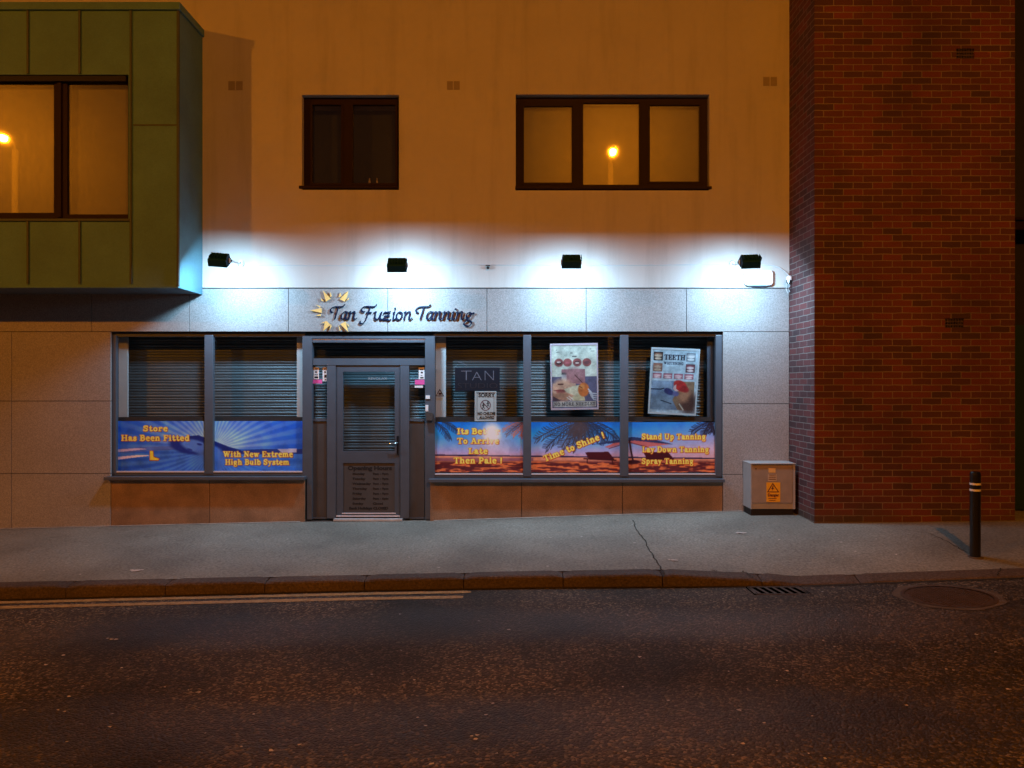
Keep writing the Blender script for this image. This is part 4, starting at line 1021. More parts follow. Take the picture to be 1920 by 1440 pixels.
rays = [[(205,85),(292,175),(238,206)], [(285,102),(302,148),(284,156)], [(176,162),(216,200),(196,204)],
        [(482,90),(470,150),(440,206),(388,180)], [(396,106),(406,150),(376,160)], [(486,164),(490,178),(452,208)],
        [(62,303),(190,277),(192,330)], [(126,240),(178,258),(172,272)], [(118,360),(182,342),(180,364)],
        [(230,418),(250,420),(287,462),(208,528)], [(180,446),(222,424),(224,438)], [(290,452),(300,478),(276,514)],
        [(396,452),(452,424),(480,536)], [(376,462),(400,518),(388,526)], [(452,432),(492,468),(488,480)]]
for r_ in rays:
    bm = B(); prism(bm, [(X(570+p[0]/5.818, -.034), Z(530+p[1]/5.818, -.034)) for p in r_], -.034, -.018); part('sun_ray', bm, M['gold'], sg)

# ================================================================== PRINTS IN THE WINDOWS
YW = (YG-.003)
Yel = (255, 222, 95); Red = (150, 40, 20)
# blue sunburst with a reclining figure, one print behind both left panes
cv = Canvas(216, 568, 789.5, 884, 1.4)
dx = cv.Xg-398; dy = cv.Yg-842; ang = np.arctan2(dy, dx*1.0); rr = np.hypot(dx, dy*1.6)
near = np.exp(-(rr/95)**1.3)
base = np.stack([8+140*near, 66+118*near, 185+65*near], -1)/255
ray = np.clip(.5+.8*np.sin(ang*52), 0, 1); top = (cv.Yg < 842)
cv.img = base*(1-.0)
cv.put(ray*top*(.30+.45*near)*np.clip(1.35-rr/190, .25, 1), (150, 188, 255))
low = 1-top; fold = np.clip(.5+.6*np.sin(ang*60+cv.Xg*.05), 0, 1)
cv.put(low*np.ones_like(dx)*.75, (26, 74, 170)); cv.put(low*fold*.35, (100, 160, 225)); cv.put(low*np.clip((cv.Xg-330)/150, 0, 1)*.5, (50, 110, 200))
cv.poly([(216, 842), (270, 838), (330, 836), (398, 838), (398, 846), (330, 843), (250, 848), (216, 850)], (70, 90, 160), .7)
cv.poly([(216, 843), (262, 840), (276, 842), (250, 845), (216, 848)], (190, 175, 205), .8)
cv.poly([(216, 857), (262, 853), (285, 854), (250, 858), (216, 863)], (205, 190, 215), .9)
cv.ell(352, 836, 36, 15, (22, 42, 120), .3, 12)                     # hair
cv.poly([(350, 818), (372, 816), (400, 826), (430, 838), (452, 844), (455, 850), (400, 852), (352, 830)], (18, 38, 110))
cv.ell(366, 836, 27, 11, (70, 112, 190), .35, 14); cv.ell(392, 846, 26, 12, (62, 102, 185), .35, 10)
cv.ell(374, 833, 5, 2, (25, 45, 125), .5, 10); cv.ell(356, 843, 5, 1.8, (30, 50, 130), .5, 15); cv.ell(390, 828, 9, 3, (20, 38, 110), .4, 25)
cv.poly([(400, 868), (400, 848), (424, 846), (420, 862), (416, 884), (400, 884)], (60, 105, 190), .8)
cv.poly([(440, 846), (490, 842), (568, 842), (568, 851), (500, 852), (452, 852)], (25, 35, 100), .75)
cv.poly([(520, 842), (556, 841), (556, 848), (530, 850)], (190, 190, 205), .8)
n_z = ncoarse(cv.Xg.shape, 22, 4)[..., None]; cv.img = cv.img*(.86+.28*n_z)
cv.text('Store', 268, 808.5, 10.5, 47, Yel, (120, 50, 40)); cv.text('Has Been Fitted', 227, 826.5, 11, 129, Yel, (120, 50, 40))
cv.poly([(280.5, 844.5), (288, 844.5), (289, 856), (300.5, 860), (297, 864), (280, 864)], (120, 50, 40)); cv.poly([(281.2, 845.3), (286.8, 845.3), (287.8, 857), (299, 860.4), (296, 862.8), (281, 862.8)], (240, 190, 60))
cv.text('With New Extreme', 418.5, 857, 11, 131, Yel, (120, 50, 40)); cv.text('High Bulb System', 422, 871.5, 10.5, 121, Yel, (120, 50, 40))
bl = thing('window_banner', 'blue sunburst window banner with yellow words Store Has Been Fitted', 'banner', (X(392), YW, Z(884)), 'printed window banners')
sheet('printed_sheet', cv, YW, M['vinyl'], bl, gain=1.6, soft=.12)
# sunset beach print across the three right panes
cv = Canvas(815, 1343, 791.5, 885.5, 1.4)
ty = (cv.Yg-792)/94
def lerp(t, stops):
    xs_ = [s_[0] for s_ in stops]; return np.stack([np.interp(t, xs_, [s_[1][k] for s_ in stops]) for k in range(3)], -1)/255
skyc = lerp(ty, [(0, (10, 98, 195)), (.22, (35, 130, 215)), (.45, (100, 145, 210)), (.6, (150, 145, 190)), (.66, (165, 140, 170))])
warm = np.clip((cv.Xg-1150)/190, 0, 1)[..., None]
cv.img = skyc*(1-warm*.8)+lerp(ty, [(0, (60, 130, 210)), (.3, (150, 150, 195)), (.5, (190, 165, 185)), (.7, (190, 155, 165))])*warm*.8
hz_ = 852+(cv.Xg-815)*.012
cv.put(((cv.Yg > hz_)*(cv.Yg < hz_+2.6))*1.0, (36, 34, 70)); cv.put((cv.Yg >= hz_+2.6)*1.0, (192, 130, 104))
n1 = ncoarse(cv.Xg.shape, 7, 8); n1 = ncoarse((cv.Xg.shape[0], cv.Xg.shape[1]), 5, 9)*.5+n1*.5
hh_, ww_ = cv.Xg.shape; nr = .6*ncoarse((hh_*7, ww_), 26, 21)[::7]+.4*ncoarse((hh_*5, ww_), 11, 22)[::5]
rip = np.clip((nr-.47)*6+(n1-.5)*.8, 0, 1)
gnd = np.clip((cv.Yg-862)/6, 0, 1)
cv.put(gnd*.95, (72, 26, 34)); cv.put(gnd*rip*.8, (214, 120, 66)); cv.put(np.clip((cv.Yg-857)/3, 0, 1)*(cv.Yg < 864)*(cv.Xg < 1000)*.8, (110, 66, 88))
rp_ = random.Random(11)
def frond(x0, y0, ang0, L, col, n=26, leaf=14, droop=.6, r=.8):
    a = R(ang0); x_, y_ = x0, y0; pts = [(x_, y_)]
    for k in range(n):
        a += droop/n; x_ += math.cos(a)*L/n; y_ += math.sin(a)*L/n; pts.append((x_, y_))
        l_ = leaf*math.sin(math.pi*(k+2)/(n+3))**.6
        for s_ in (-1, 1):
            b = a+s_*(.75+rp_.uniform(-.15, .15)); cv.line([(x_, y_), (x_+math.cos(b)*l_*.6, y_+math.sin(b)*l_*.6), (x_+math.cos(b+.25)*l_, y_+math.sin(b+.25)*l_+1.5)], r*.55, col)
    cv.line(pts, r, col)
frond(812, 790, 28, 46, (34, 44, 66), leaf=9, n=18); frond(826, 790, 12, 36, (34, 44, 66), leaf=8, n=14)
for a_0, l_0 in ((165, 48), (140, 40), (118, 34), (95, 28)): frond(988, 786, a_0, l_0, (150, 84, 66), leaf=9, n=16, droop=-.3)
frond(990, 785, 150, 50, (60, 50, 60), leaf=8, n=14, droop=-.2)
for a_0, l_0, c_ in ((150, 88, (40, 44, 58)), (135, 66, (58, 56, 66)), (118, 60, (46, 48, 60)), (100, 46, (70, 60, 64)), (60, 44, (40, 46, 62)), (35, 60, (34, 44, 66)), (20, 75, (30, 42, 66)), (165, 95, (52, 52, 62))):
    frond(1092, 785, a_0, l_0, c_, leaf=17, n=22, droop=-.3 if a_0 > 90 else .35, r=1.0)
cv.ell(1085, 806, 20, 13, (62, 54, 58), .5, -20, .75)
for a_0, l_0 in ((160, 44), (130, 30), (20, 30), (100, 22)): frond(1335, 788, a_0, l_0, (28, 26, 40), leaf=11, n=14, droop=-.3, r=.9)
cv.poly([(1108, 834), (1150, 826), (1186, 819), (1230, 825), (1262, 833), (1230, 832), (1190, 826), (1150, 831)], (32, 50, 92))
cv.poly([(1150, 831), (1190, 826), (1256, 833), (1215, 838), (1176, 829), (1140, 840), (1134, 838)], (170, 88, 86), .9)
cv.line([(1180, 826), (1184, 850), (1188, 868)], 1.6, (44, 22, 36)); cv.line([(1178, 830), (1142, 841)], .8, (90, 40, 50)); cv.line([(1182, 830), (1216, 839)], .8, (90, 40, 50))
for ox in (1097, 1206):
    s_ = 1 if ox < 1150 else 1.05
    cv.poly([(ox, 848), (ox+44*s_, 847), (ox+55*s_, 861), (ox+52*s_, 863), (ox+8, 862)], (58, 16, 28)); cv.line([(ox-2, 860), (ox+58*s_, 863)], 1.2, (50, 14, 26)); cv.line([(ox+4, 860), (ox+4, 868)], .9, (46, 14, 26)); cv.line([(ox+50*s_, 860), (ox+52*s_, 870)], .9, (46, 14, 26))
cv.ell(1188, 866, 12, 3.5, (48, 18, 32), .3)
cv.ell(921, 822, 30, 30, (235, 190, 170), 1.6, 0, .55)  # soft glow around the glare, painted into the sheet's colours
YR = (150, 45, 15)
cv.text('Its Better', 857, 814, 11, 80, Yel, YR); cv.text('To Arrive', 857, 832, 11, 79, Yel, YR); cv.text('Late', 878, 851, 11, 37, Yel, YR); cv.text('Then Pale !', 850.5, 869, 11.5, 92, Yel, YR)
cv.ell(922, 812, 13, 16, (255, 240, 225), 1.2, 0, .9)  # bright glare washing out the words, a reflection painted into the sheet
cv.text('Time to Shine !', 1022, 866, 12, 122, Yel, YR, rot=22)
cv.text('Stand Up Tanning', 1203, 824, 11, 121, Yel, YR); cv.text('Lay Down Tanning', 1204, 848, 11, 126, Yel, YR); cv.text('Spray Tanning', 1203, 870, 11, 98, Yel, YR)
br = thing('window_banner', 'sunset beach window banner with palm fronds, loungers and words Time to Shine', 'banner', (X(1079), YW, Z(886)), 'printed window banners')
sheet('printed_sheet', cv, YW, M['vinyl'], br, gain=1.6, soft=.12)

# posters stand just behind the glass
YP = YG+.022
def framed(name, label, corners, cv, fm, yb, fw=2.6, cat='poster', thick=.02, rootz=None):
    cxs = sum(c[0] for c in corners)/4; cys = max(c[1] for c in corners)
    t = thing(name, label, cat, (X(cxs, yb), yb, Z(cys, yb)))
    sheet('printed_sheet', cv, yb, M['poster'] if cat == 'poster' else M['signp'], t, corners=corners, gain=1.0 if cat == 'poster' else 1.15, soft=.24 if cat == 'poster' else 0)
    P = [Vector((X(c[0], yb-.004), 0, Z(c[1], yb-.004))) for c in corners]; cc = sum(P, Vector())/4
    k = fw*(D+yb)/F; out = [p+(p-cc).normalized()*k*1.2 for p in P]; inn = [p-(p-cc).normalized()*k*.5 for p in P]
    bm = B()
    vo = [bm.verts.new((p.x, yb-.006, p.z)) for p in out]; vi = [bm.verts.new((p.x, yb-.006, p.z)) for p in inn]
    vo2 = [bm.verts.new((p.x, yb+thick, p.z)) for p in out]; vi2 = [bm.verts.new((p.x, yb-.001, p.z)) for p in inn]
    for i in range(4):
        j = (i+1) % 4; bm.faces.new([vo[i], vo[j], vi[j], vi[i]]); bm.faces.new([vo[i], vo2[i], vo2[j], vo[j]]); bm.faces.new([vi[i], vi[j], vi2[j], vi2[i]])
    bm.faces.new(vo2); bmesh.ops.recalc_face_normals(bm, faces=bm.faces[:]); part('frame', bm, fm, t)
    return t
# lips poster: canvas in its own 90 x 120 units
cv = Canvas(0, 90, 0, 120, 1.8)
cv.img[:] = np.array([205, 208, 190])/255
cv.rect(0, 90, 60, 120, (92, 90, 115)); cv.rect(20, 66, 46, 74, (158, 108, 112)); cv.rect(20, 30, 52, 70, (190, 190, 190)); cv.rect(20, 30, 52, 56, (90, 85, 85)); cv.ell(45, 56, 16, 12, (172, 122, 122), .8)
for i, cx in enumerate((15, 32, 51, 70)):
    cv.ell(cx, 33.5, 8.6, 7.8, (150, 80, 78), .15); cv.ell(cx, 34, 6, 3.4 if i != 1 else 2, [(70, 35, 35), (175, 90, 95), (90, 45, 45), (120, 70, 72)][i], .3)
    if i in (0, 2): cv.ell(cx, 32.5 if i == 0 else 34.5, 4.2, 1.6, (225, 195, 185), .3)
cv.line([(46, 57), (62, 73)], .7, (80, 40, 40))
cv.rect(3, 48, 73, 103, (205, 165, 140)); cv.ell(22, 86, 22, 22, (212, 168, 138), .4); cv.rect(12, 23, 73, 75.5, (110, 65, 55)); cv.ell(18, 86, 12, 2.2, (160, 80, 75), .3); cv.ell(18, 89.5, 9, 2.4, (175, 95, 88), .3); cv.line([(4, 86), (30, 87.5)], .5, (95, 40, 40))
cv.ell(20, 97, 20, 7, (190, 140, 110), .5); cv.poly([(2, 96), (14, 103), (30, 104), (2, 106)], (85, 60, 70))
cv.poly([(24, 84), (42, 78), (56, 76), (60, 92), (50, 98), (30, 90)], (212, 205, 172)); cv.poly([(40, 98), (62, 90), (66, 106), (40, 106)], (200, 190, 150))
cv.ell(63, 85, 11, 13, (205, 115, 55), .2); cv.ell(60, 80, 5, 4, (225, 150, 80), .5); cv.line([(54, 78), (60, 82)], .8, (120, 55, 30))
for k in range(4): cv.line([(72+k*1.5, 84+k*4), (80+k, 92+k*4), (88, 93+k*4)], 1.1, (205, 210, 215))
cv.line([(30, 99), (38, 105)], .8, (225, 220, 205)); cv.line([(34, 97), (42, 103)], .8, (225, 220, 205))
cv.rect(3, 87, 107, 117, (196, 194, 182)); cv.text('NO MORE NEEDLES', 4, 115, 6.6, 82, (50, 48, 52), bold=.8)
for a, b, w_ in ((9, 9, 3), (10, 13, 7), (38, 15, 4), (41, 21, 9), (76, 8, 3), (78, 12, 7)): cv.rect(a, a+w_, b, b+1.3 if w_ < 9 else b+2.4, (95, 95, 92))
framed('wall_poster', 'framed poster of lips and a syringe reading NO MORE NEEDLES', [(1033, 647), (1119, 645.5), (1120.5, 765), (1035, 766.5)], cv, mat('pinkish_poster_frame', (.62, .5, .55), .5), YP)
# teeth whitening poster: 90 x 127 units
cv = Canvas(0, 90, 0, 127, 1.8)
cv.img[:] = np.array([178, 205, 215])/255
def teeth(x0, x1, y0, y1, lip, gum, th):
    cv.rect(x0, x1, y0, y1, lip); cx = (x0+x1)/2; cy_ = (y0+y1)/2; w_ = (x1-x0)/2; h_ = (y1-y0)/2
    cv.ell(cx, cy_-h_*.3, w_*.9, h_*.45, gum, .3); cv.ell(cx, cy_-h_*.1, w_*.8, h_*.3, th, .3); cv.ell(cx, cy_+h_*.55, w_*.75, h_*.28, th, .3)
teeth(3, 21, 6, 23, (48, 36, 36), (150, 110, 90), (200, 185, 160)); teeth(3, 21, 28, 45, (140, 100, 85), (165, 120, 100), (195, 175, 150))
teeth(66, 84, 6, 23, (120, 135, 145), (170, 185, 190), (215, 225, 225)); teeth(66, 84, 28, 45, (95, 60, 70), (150, 85, 95), (225, 215, 215))
for k in range(4): teeth(3+k*20.6, 20.5+k*20.6, 48, 58.5, (150, 95, 110), (190, 135, 145), (225, 205, 205)); 
cv.text('TEETH', 23.5, 21, 10.5, 41, (16, 22, 40)); cv.text('WHITENING', 23.5, 30.5, 5.4, 38, (20, 28, 48), bold=.85)
cv.rect(2, 85, 63, 120, (110, 140, 168)); cv.poly([(2, 63), (40, 63), (45, 90), (20, 80), (2, 82)], (135, 165, 190)); cv.ell(22, 108, 26, 14, (120, 150, 172), .5)
cv.line([(2, 80), (20, 80), (26, 78)], 1.2, (30, 42, 62)); cv.line([(22, 102), (42, 108)], 1, (28, 48, 72))
cv.poly([(45, 63), (85, 63), (85, 120), (55, 120), (44, 100), (52, 84)], (140, 118, 92)); cv.ell(75, 105, 16, 22, (78, 54, 48), .8); cv.ell(66, 90, 12, 14, (168, 128, 98), .7)
cv.ell(58, 72, 14, 10, (182, 42, 40), .25, 30); cv.ell(66, 78, 9, 6, (150, 32, 34), .5, 20); cv.poly([(46, 72), (50, 69), (50, 78), (56, 82), (50, 84), (44, 78)], (215, 190, 185))
cv.ell(36, 84, 10, 6, (38, 50, 105), .3, 25); cv.ell(50, 88, 6, 5, (95, 100, 150), .4); cv.line([(58, 108), (66, 119)], 1.2, (190, 195, 180))
framed('wall_poster', 'tilted silver framed poster reading TEETH WHITENING', [(1223.5, 653.5), (1311, 657), (1303, 777), (1217, 773)], cv, mat('silver_poster_frame', (.6, .72, .75), .4), YP)
# children sign 40 x 54 units
cv = Canvas(0, 40, 0, 54, 3)
cv.img[:] = np.array([198, 206, 202])/255
for r0 in (2,):
    a, b = 3.2, 36.8; c, d = 1.6, 52.4
    cv.rect(a, b, c, d, (40, 44, 50)); cv.rect(a+.8, b-.8, c+.8, d-.8, (198, 206, 202))
d_ = np.hypot(cv.Xg-20, cv.Yg-25.5)
cv.put(np.clip(.5-(np.abs(d_-9.6)-.75)/.35, 0, 1), (100, 45, 52))
for (cx, cy_, s_) in ((15.6, 27, 1), (24.6, 23, .95)):
    cv.ell(cx, cy_-4.6*s_, 1.3*s_, 1.4*s_, (25, 25, 30)); cv.line([(cx, cy_-3), (cx+.3, cy_+1)], 1.1, (25, 25, 30))
    cv.line([(cx, cy_+1), (cx-1.8, cy_+5)], .7, (25, 25, 30)); cv.line([(cx+.3, cy_+1), (cx+2.4, cy_+4.4)], .7, (25, 25, 30))
    cv.line([(cx-2.6, cy_-.4), (cx, cy_-2.4), (cx+2.6, cy_-1.4)], .6, (25, 25, 30))
cv.line([(13.4, 18.6), (26.6, 32.4)], .8, (100, 45, 52))
sgn = framed('notice_sign', 'white notice reading SORRY NO CHILDREN ALLOWED stuck behind the glass', [(891.5, 735), (929.5, 735), (929.5, 788), (891, 788)], cv, mat('white_sign_edge', (.62, .7, .7), .5), YG+.012, fw=1.6, cat='sign', thick=.004)
yt = YG+.0105
join_text('sign_lettering', [(('SORRY', 897, 744.5, 7.2, yt, M['ink']), dict(bold=.03, sx=.95)), (('NO CHILDREN', 895.5, 778, 5.4, yt, M['ink']), dict(bold=.03, sx=.74)), (('ALLOWED', 899, 785.5, 5.4, yt, M['ink']), dict(bold=.03, sx=.75))], sgn)
# tan studio light box
ytb = YG+.06
t = thing('tan_studio_sign', 'dark unlit sign board reading TAN STUDIO hanging behind the glass', 'sign', (X(895, ytb), ytb, Z(733, ytb)))
bm = B(); pbox(bm, 853, 937, 689, 733, ytb, .03, .003); part('board', bm, mat('dark_navy_board', (.006, .009, .022), .6), t)
join_text('board_lettering', [(('T', 863, 713.5, 19.5, ytb-.003, M['greytube']), dict(bold=-.022, sx=1.35)), (('A', 884, 713.5, 17, ytb-.003, M['greytube']), dict(bold=-.022, sx=1.25)), (('N', 906, 713.5, 19.5, ytb-.003, M['greytube']), dict(bold=-.022, sx=1.05))], t)
join_text('board_lettering', [(('STUDIO', 857, 728, 10, ytb-.003, M['dimink']), dict(bold=-.01, sx=1.5))], t)
bm = B(); tube(bm, [(X(859, ytb), ytb, Z(679, ytb)), (X(868, ytb), ytb-.005, Z(681, ytb)), (X(876, ytb), ytb, Z(686, ytb))], .003, 6); part('hanging_cord', bm, M['greytube'], t)

# stickers round the door
yS = YG-.0035
def sticker(name, label, px0, px1, py0, py1, m, marks, yy=yS, cat='sticker', grp='stickers on the door glass'):
    t = thing(name, label, cat, (X((px0+px1)/2, yy), yy, Z(py1, yy)), grp)
    bm = B(); pbox(bm, px0, px1, py0, py1, yy, .0015); part('backing', bm, m, t)
    pieces('printing', marks, yy-.0012, .0008, M['ink'], t)
    return t
sticker('opening_sticker', 'white printed sticker at the outer side of the left sidelight', 588, 598, 689, 711, M['plastic'], [(590, 596, 691, 692.5), (591, 594, 696, 699), (590, 596, 702, 703), (589.5, 596.5, 706, 709)])
sticker('opening_sticker', 'white printed sticker beside the left door post', 605, 612.5, 689, 714.5, M['plastic'], [(607, 611, 691, 693), (608, 611, 696, 699), (608, 612, 703, 708), (609, 611.5, 711, 713)])
sticker('opening_sticker', 'pink sticker in the left sidelight', 587, 604, 711.8, 719, M['pink'], [])
sticker('opening_sticker', 'white printed sticker at the outer side of the right sidelight', 785, 796, 689, 711, M['plastic'], [(787, 794, 692, 694), (789, 793, 697, 700), (789, 792, 703.5, 704.5), (788, 794, 707, 709.5)])
sticker('opening_sticker', 'pink sticker in the right sidelight', 778, 796, 712, 721, M['pink'], [])
sticker('opening_sticker', 'narrow white strip under the pink sticker on the right', 777.5, 793, 723, 727, M['plastic'], [])
# post fittings
bm = B(); pbox(bm, 798, 806, 741.5, 748, YF-.012, .0115, .002); tag(part('bell_push', bm, M['plastic'], None), 'small white bell push on the right door post', 'bell')
bm = B(); pbox(bm, 797.5, 803, 759.5, 771.5, YF-.014, .0135, .002); pbox(bm, 799, 802, 768, 769.5, YF-.0155, .001)
tag(part('door_chime', bm, M['plastic'], None), 'white upright push plate on the door post above the grey box', 'bell')
bm = B(); prism(bm, [(X(797.5, -.03), Z(774.5, -.03)), (X(801, -.03), Z(773, -.03)), (X(810, -.03), Z(774, -.03)), (X(812, -.03), Z(776, -.03)), (X(810.5, -.03), Z(788.5, -.03)), (X(799, -.03), Z(788, -.03))], -.03, YF-.001)
tag(part('key_box', bm, M['panel'], None), 'grey metal key box on the right door post', 'box')
# warning triangle on the white guide
yt = .198
t = thing('warning_sticker', 'faded triangle warning sticker on the white guide beside the door', 'sticker', (X(825, yt), yt, Z(755, yt)))
bm = B(); a, b, c = (824.5, 729), (833, 743), (816.5, 743)
P = [Vector((X(q[0], yt), 0, Z(q[1], yt))) for q in (a, b, c)]; cc = sum(P, Vector())/3; I = [cc+(p-cc)*.72 for p in P]
vo = [bm.verts.new((p.x, yt, p.z)) for p in P]; vi = [bm.verts.new((p.x, yt, p.z)) for p in I]
for i in range(3): bm.faces.new([vo[i], vo[(i+1) % 3], vi[(i+1) % 3], vi[i]])
pbox(bm, 822.5, 828, 736.5, 740, yt, .001); part('triangle', bm, M['redink'], t)
bm = B(); pbox(bm, 817, 831, 746, 747, yt, .001); pbox(bm, 818, 831, 749, 750, yt, .001); part('caption', bm, M['gold'], t)

# ================================================================== STREET FURNITURE
# electricity cabinet
yC = -.32; cxa, cxb = X(1408, yC), X(1491, yC); czt = Z(868.5, yC); czb = Z(953, yC)
t = thing('utility_cabinet', 'grey steel electricity cabinet with yellow danger label against the stone wall', 'cabinet', ((cxa+cxb)/2, -.16, z_pave(3.1, -.2)))
bm = B(); box(bm, cxa, cxb-.0, yC+.012, -.012, czb-.01, czt-.012); part('body', bm, M['zinc'], t)
bm = B(); box(bm, cxa-.008, cxb+.006, yC-.012, -.008, czt-.012, czt, .003); part('lid', bm, M['zinc'], t)
bm = B(); box(bm, cxa+.012, cxb-.03, yC-.002, yC+.0118, Z(943, yC), czt-.03, .002)
door_c = part('door', bm, M['cabdoor'], t)
bm = B()
box(bm, cxa, cxa+.010, yC-.001, yC+.0115, czb-.01, czt-.013); box(bm, cxb-.026, cxb, yC-.001, yC+.0115, czb-.01, czt-.013); part('edge', bm, M['zinc'], t)
bm = B(); lathe(bm, (cxa+.06, yC-.006, Z(879, yC)), [(.008, 0), (.008, .004)], 10, axis='y'); part('lock', bm, M['ink'], t)
bm = B(); box(bm, cxa+.012, cxb-.028, yC+.02, -.02, czb-.008, Z(944, yC)); box(bm, cxa+.01, cxb-.01, yC+.03, -.02, z_pave(3.1, -.3)-.05, czb-.011); part('plinth', bm, M['ink'], t)
yL = yC-.0035
bm = B(); pbox(bm, 1441, 1454, 878, 886, yL, .001); part('plate', bm, M['gold'], door_c)
bm = B(); pbox(bm, 1440, 1456, 889, 902, yL, .001); part('notice', bm, mat('beige_notice', (.55, .47, .35), .6), door_c)
bm = B()
for k in range(3): pbox(bm, 1441, 1455, 890+k*4, 891.2+k*4, yL-.0015, .001)
part('notice_print', bm, M['redink'], door_c)
bm = B(); pbox(bm, 1437, 1463, 904.5, 941, yL, .001); dl = part('danger_label', bm, M['yellow'], door_c)
bm = B(); P = [Vector((X(q[0], yL), 0, Z(q[1], yL))) for q in ((1449, 905), (1461, 923), (1438, 923))]; cc = sum(P, Vector())/3; I = [cc+(p-cc)*.76 for p in P]
vo = [bm.verts.new((p.x, yL-.0012, p.z)) for p in P]; vi = [bm.verts.new((p.x, yL-.0012, p.z)) for p in I]
for i in range(3): bm.faces.new([vo[i], vo[(i+1) % 3], vi[(i+1) % 3], vi[i]])
prism(bm, [(X(a, yL), Z(b, yL)) for a, b in ((1449.4, 910), (1446, 917), (1448.6, 916.5), (1447, 921), (1451.5, 914.5), (1448.8, 915), (1450.6, 910.5))], yL-.0016, yL-.0005)
pbox(bm, 1441, 1456, 934, 935, yL-.0012, .001); pbox(bm, 1442, 1454, 937.5, 938.5, yL-.0012, .001)
part('danger_symbol', bm, M['redink'], door_c)
join_text('danger_wording', [(('Danger', 1439.5, 930.5, 5.2, yL-.0012, M['redink']), dict(bold=.03, sx=.95))], door_c)

# bollard
bp = ground_pt(1828.5, 1044); dB = D+bp.y; rB = 9.2/F*dB
hB = (1044-884)*dB/F
t = thing('bollard', 'slim black bollard with two white bands near the kerb', 'bollard', tuple(bp))
bm = B(); lathe(bm, (bp.x, bp.y, bp.z-.05), [(rB, 0), (rB, hB+.02), (rB*.96, hB+.038), (rB*.8, hB+.048), (rB*.4, hB+.052)], 32); part('post', bm, M['black'], t, smooth=False)
for py in (907, 918.5):
    zc = H-(py-720)*dB/F; bm = B(); lathe(bm, (bp.x, bp.y, zc-.010), [(rB+.0015, 0), (rB+.0015, .020)], 32); part('reflective_band', bm, M['plastic'], t)
bm = B(); lathe(bm, (bp.x, bp.y, bp.z-.01), [(rB+.025, 0), (rB+.02, .014)], 24); part('collar', bm, M['mortar'], t)

# street lamps across the road (seen mirrored in the upper windows; they light the street)
def street_lamp(x, y, h, label):
    t = thing('street_lamp', label, 'street lamp', (x, y, -.1), 'sodium street lamps across the road')
    bm = B(); lathe(bm, (x, y, -.2), [(.11, 0), (.11, 1.1), (.085, 1.25), (.075, h-.25), (.07, h+.0)], 20)
    pole = part('pole', bm, M['pole'], t, smooth=True)
    bm = B(); tube(bm, [(x, y, h-.25), (x, y+.05, h-.05), (x, y+.3, h+.02)], .035, 10); part('arm', bm, M['pole'], t)
    bm = B(); lathe(bm, (x, 0, 0), [(.05, 0), (.17, .02), (.19, .06), (.15, .11), (.05, .15)], 20)
    bm.transform(Matrix.Translation((0, y+.5, h)) @ Matrix.Diagonal((1, 1, 1, 1))); 
    for v in bm.verts: v.co.x = x+(v.co.x-x)*.9; v.co.y = y+.5+(v.co.y-y-.5)*1.7
    hd_ = part('head', bm, M['zinc'], t, smooth=True)
    bm = B(); lathe(bm, (x, 0, 0), [(.02, -.13), (.07, -.115), (.10, -.06), (.105, .015)], 20)
    bm.transform(Matrix.Translation((0, y+.5, h)))
    for v in bm.verts: v.co.x = x+(v.co.x-x)*.9; v.co.y = y+.5+(v.co.y-y-.5)*1.6
    part('lamp_bowl', bm, M['lampglass'], hd_, smooth=True)
    return t
street_lamp(2.78, -11.7, 8.16, 'street lamp opposite the three pane window, mirrored in it')
street_lamp(-13.1, -11.7, 8.1, 'street lamp opposite the bay window, mirrored in it')

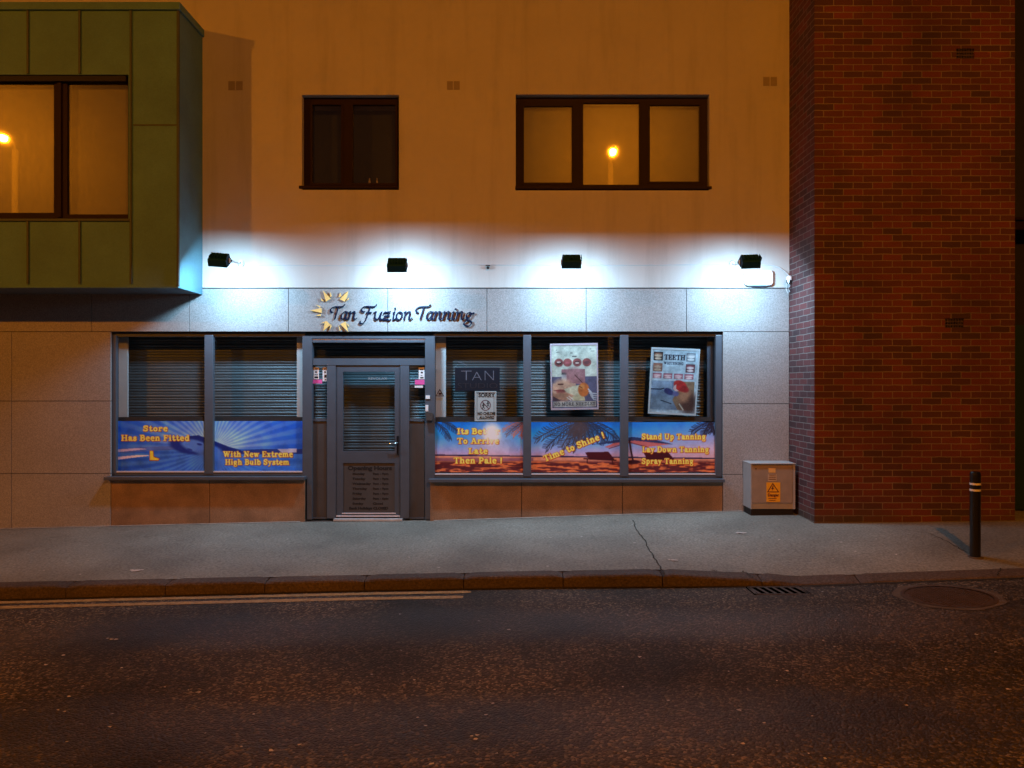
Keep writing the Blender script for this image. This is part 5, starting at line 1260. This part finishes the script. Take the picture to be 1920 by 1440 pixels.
# ================================================================== SMALL LITTER
def flake(bm, c, r, zf):
    n = rnd.randint(5, 8); top = []
    for k in range(n):
        a = 2*math.pi*k/n; q = r*rnd.uniform(.5, 1.2); x_, y_ = c.x+q*1.3*math.cos(a), c.y+q*math.sin(a)
        top.append(bm.verts.new((x_, y_, zf(x_, y_)+.006+rnd.uniform(0, .004))))
    bm.faces.new(top)
    for f in bm.faces:
        f.normal_update()
        if f.normal.z < 0: f.normal_flip()
big = [((1389, 1000), .055, 'torn white paper scrap on the pavement before the cabinet'), ((1262, 1051), .04, 'thin pale paper strip near the kerb beside the crack'), ((256, 1070), .055, 'pale smear of flattened paper near the left kerb')]
for (p, r_, lab) in big:
    bm = B(); c = ground_pt(*p)
    for k in range(3): flake(bm, c+Vector(((k-1)*r_*.9, rnd.uniform(-.01, .01), 0)), r_*(.7 if k == 1 else .35), z_pave)
    tag(part('paper_scrap', bm, M['litter'], None), lab, 'litter')
bm = B()
for (px, py) in [(1461, 1013), (1564, 998), (1577, 1018), (1604, 1035), (1643, 1012), (1562, 1049), (1139, 988), (1033, 1009), (898, 1010), (846, 995), (823, 1065), (767, 1046), (1027, 1063), (1192, 1065), (1190, 1019), (1185, 985), (467, 1006), (539, 1012), (150, 1078), (83, 1071), (1090, 1008), (1221, 1034), (610, 995), (1680, 1041)]:
    flake(bm, ground_pt(px, py), rnd.uniform(.008, .014), z_pave)
o = part('gum_spots', bm, M['litter'], None); tag(o, 'scattered pale gum spots and crumbs on the pavement', 'litter', kind='stuff')
bm = B()
for (px, py) in [(1573, 1155), (1631, 1155), (1567, 1166), (1630, 1168), (1542, 1111), (1186, 1098), (750, 1153), (898, 1166), (1068, 1141), (1095, 1151), (1177, 1155), (627, 1157), (86, 1248), (229, 1254), (1168, 1290), (1523, 1345), (1375, 1418), (300, 1430)] + [(rnd.uniform(0, 1920), rnd.uniform(1180, 1438)) for _ in range(60)]:
    flake(bm, ground_pt(px, py, True), rnd.uniform(.005, .013), z_road)
o = part('road_grit', bm, M['litter'], None); tag(o, 'loose pale grit and crumbs scattered over the road', 'grit', kind='stuff')

for o in bpy.data.objects:
    if '_base' in o: del o['_base']
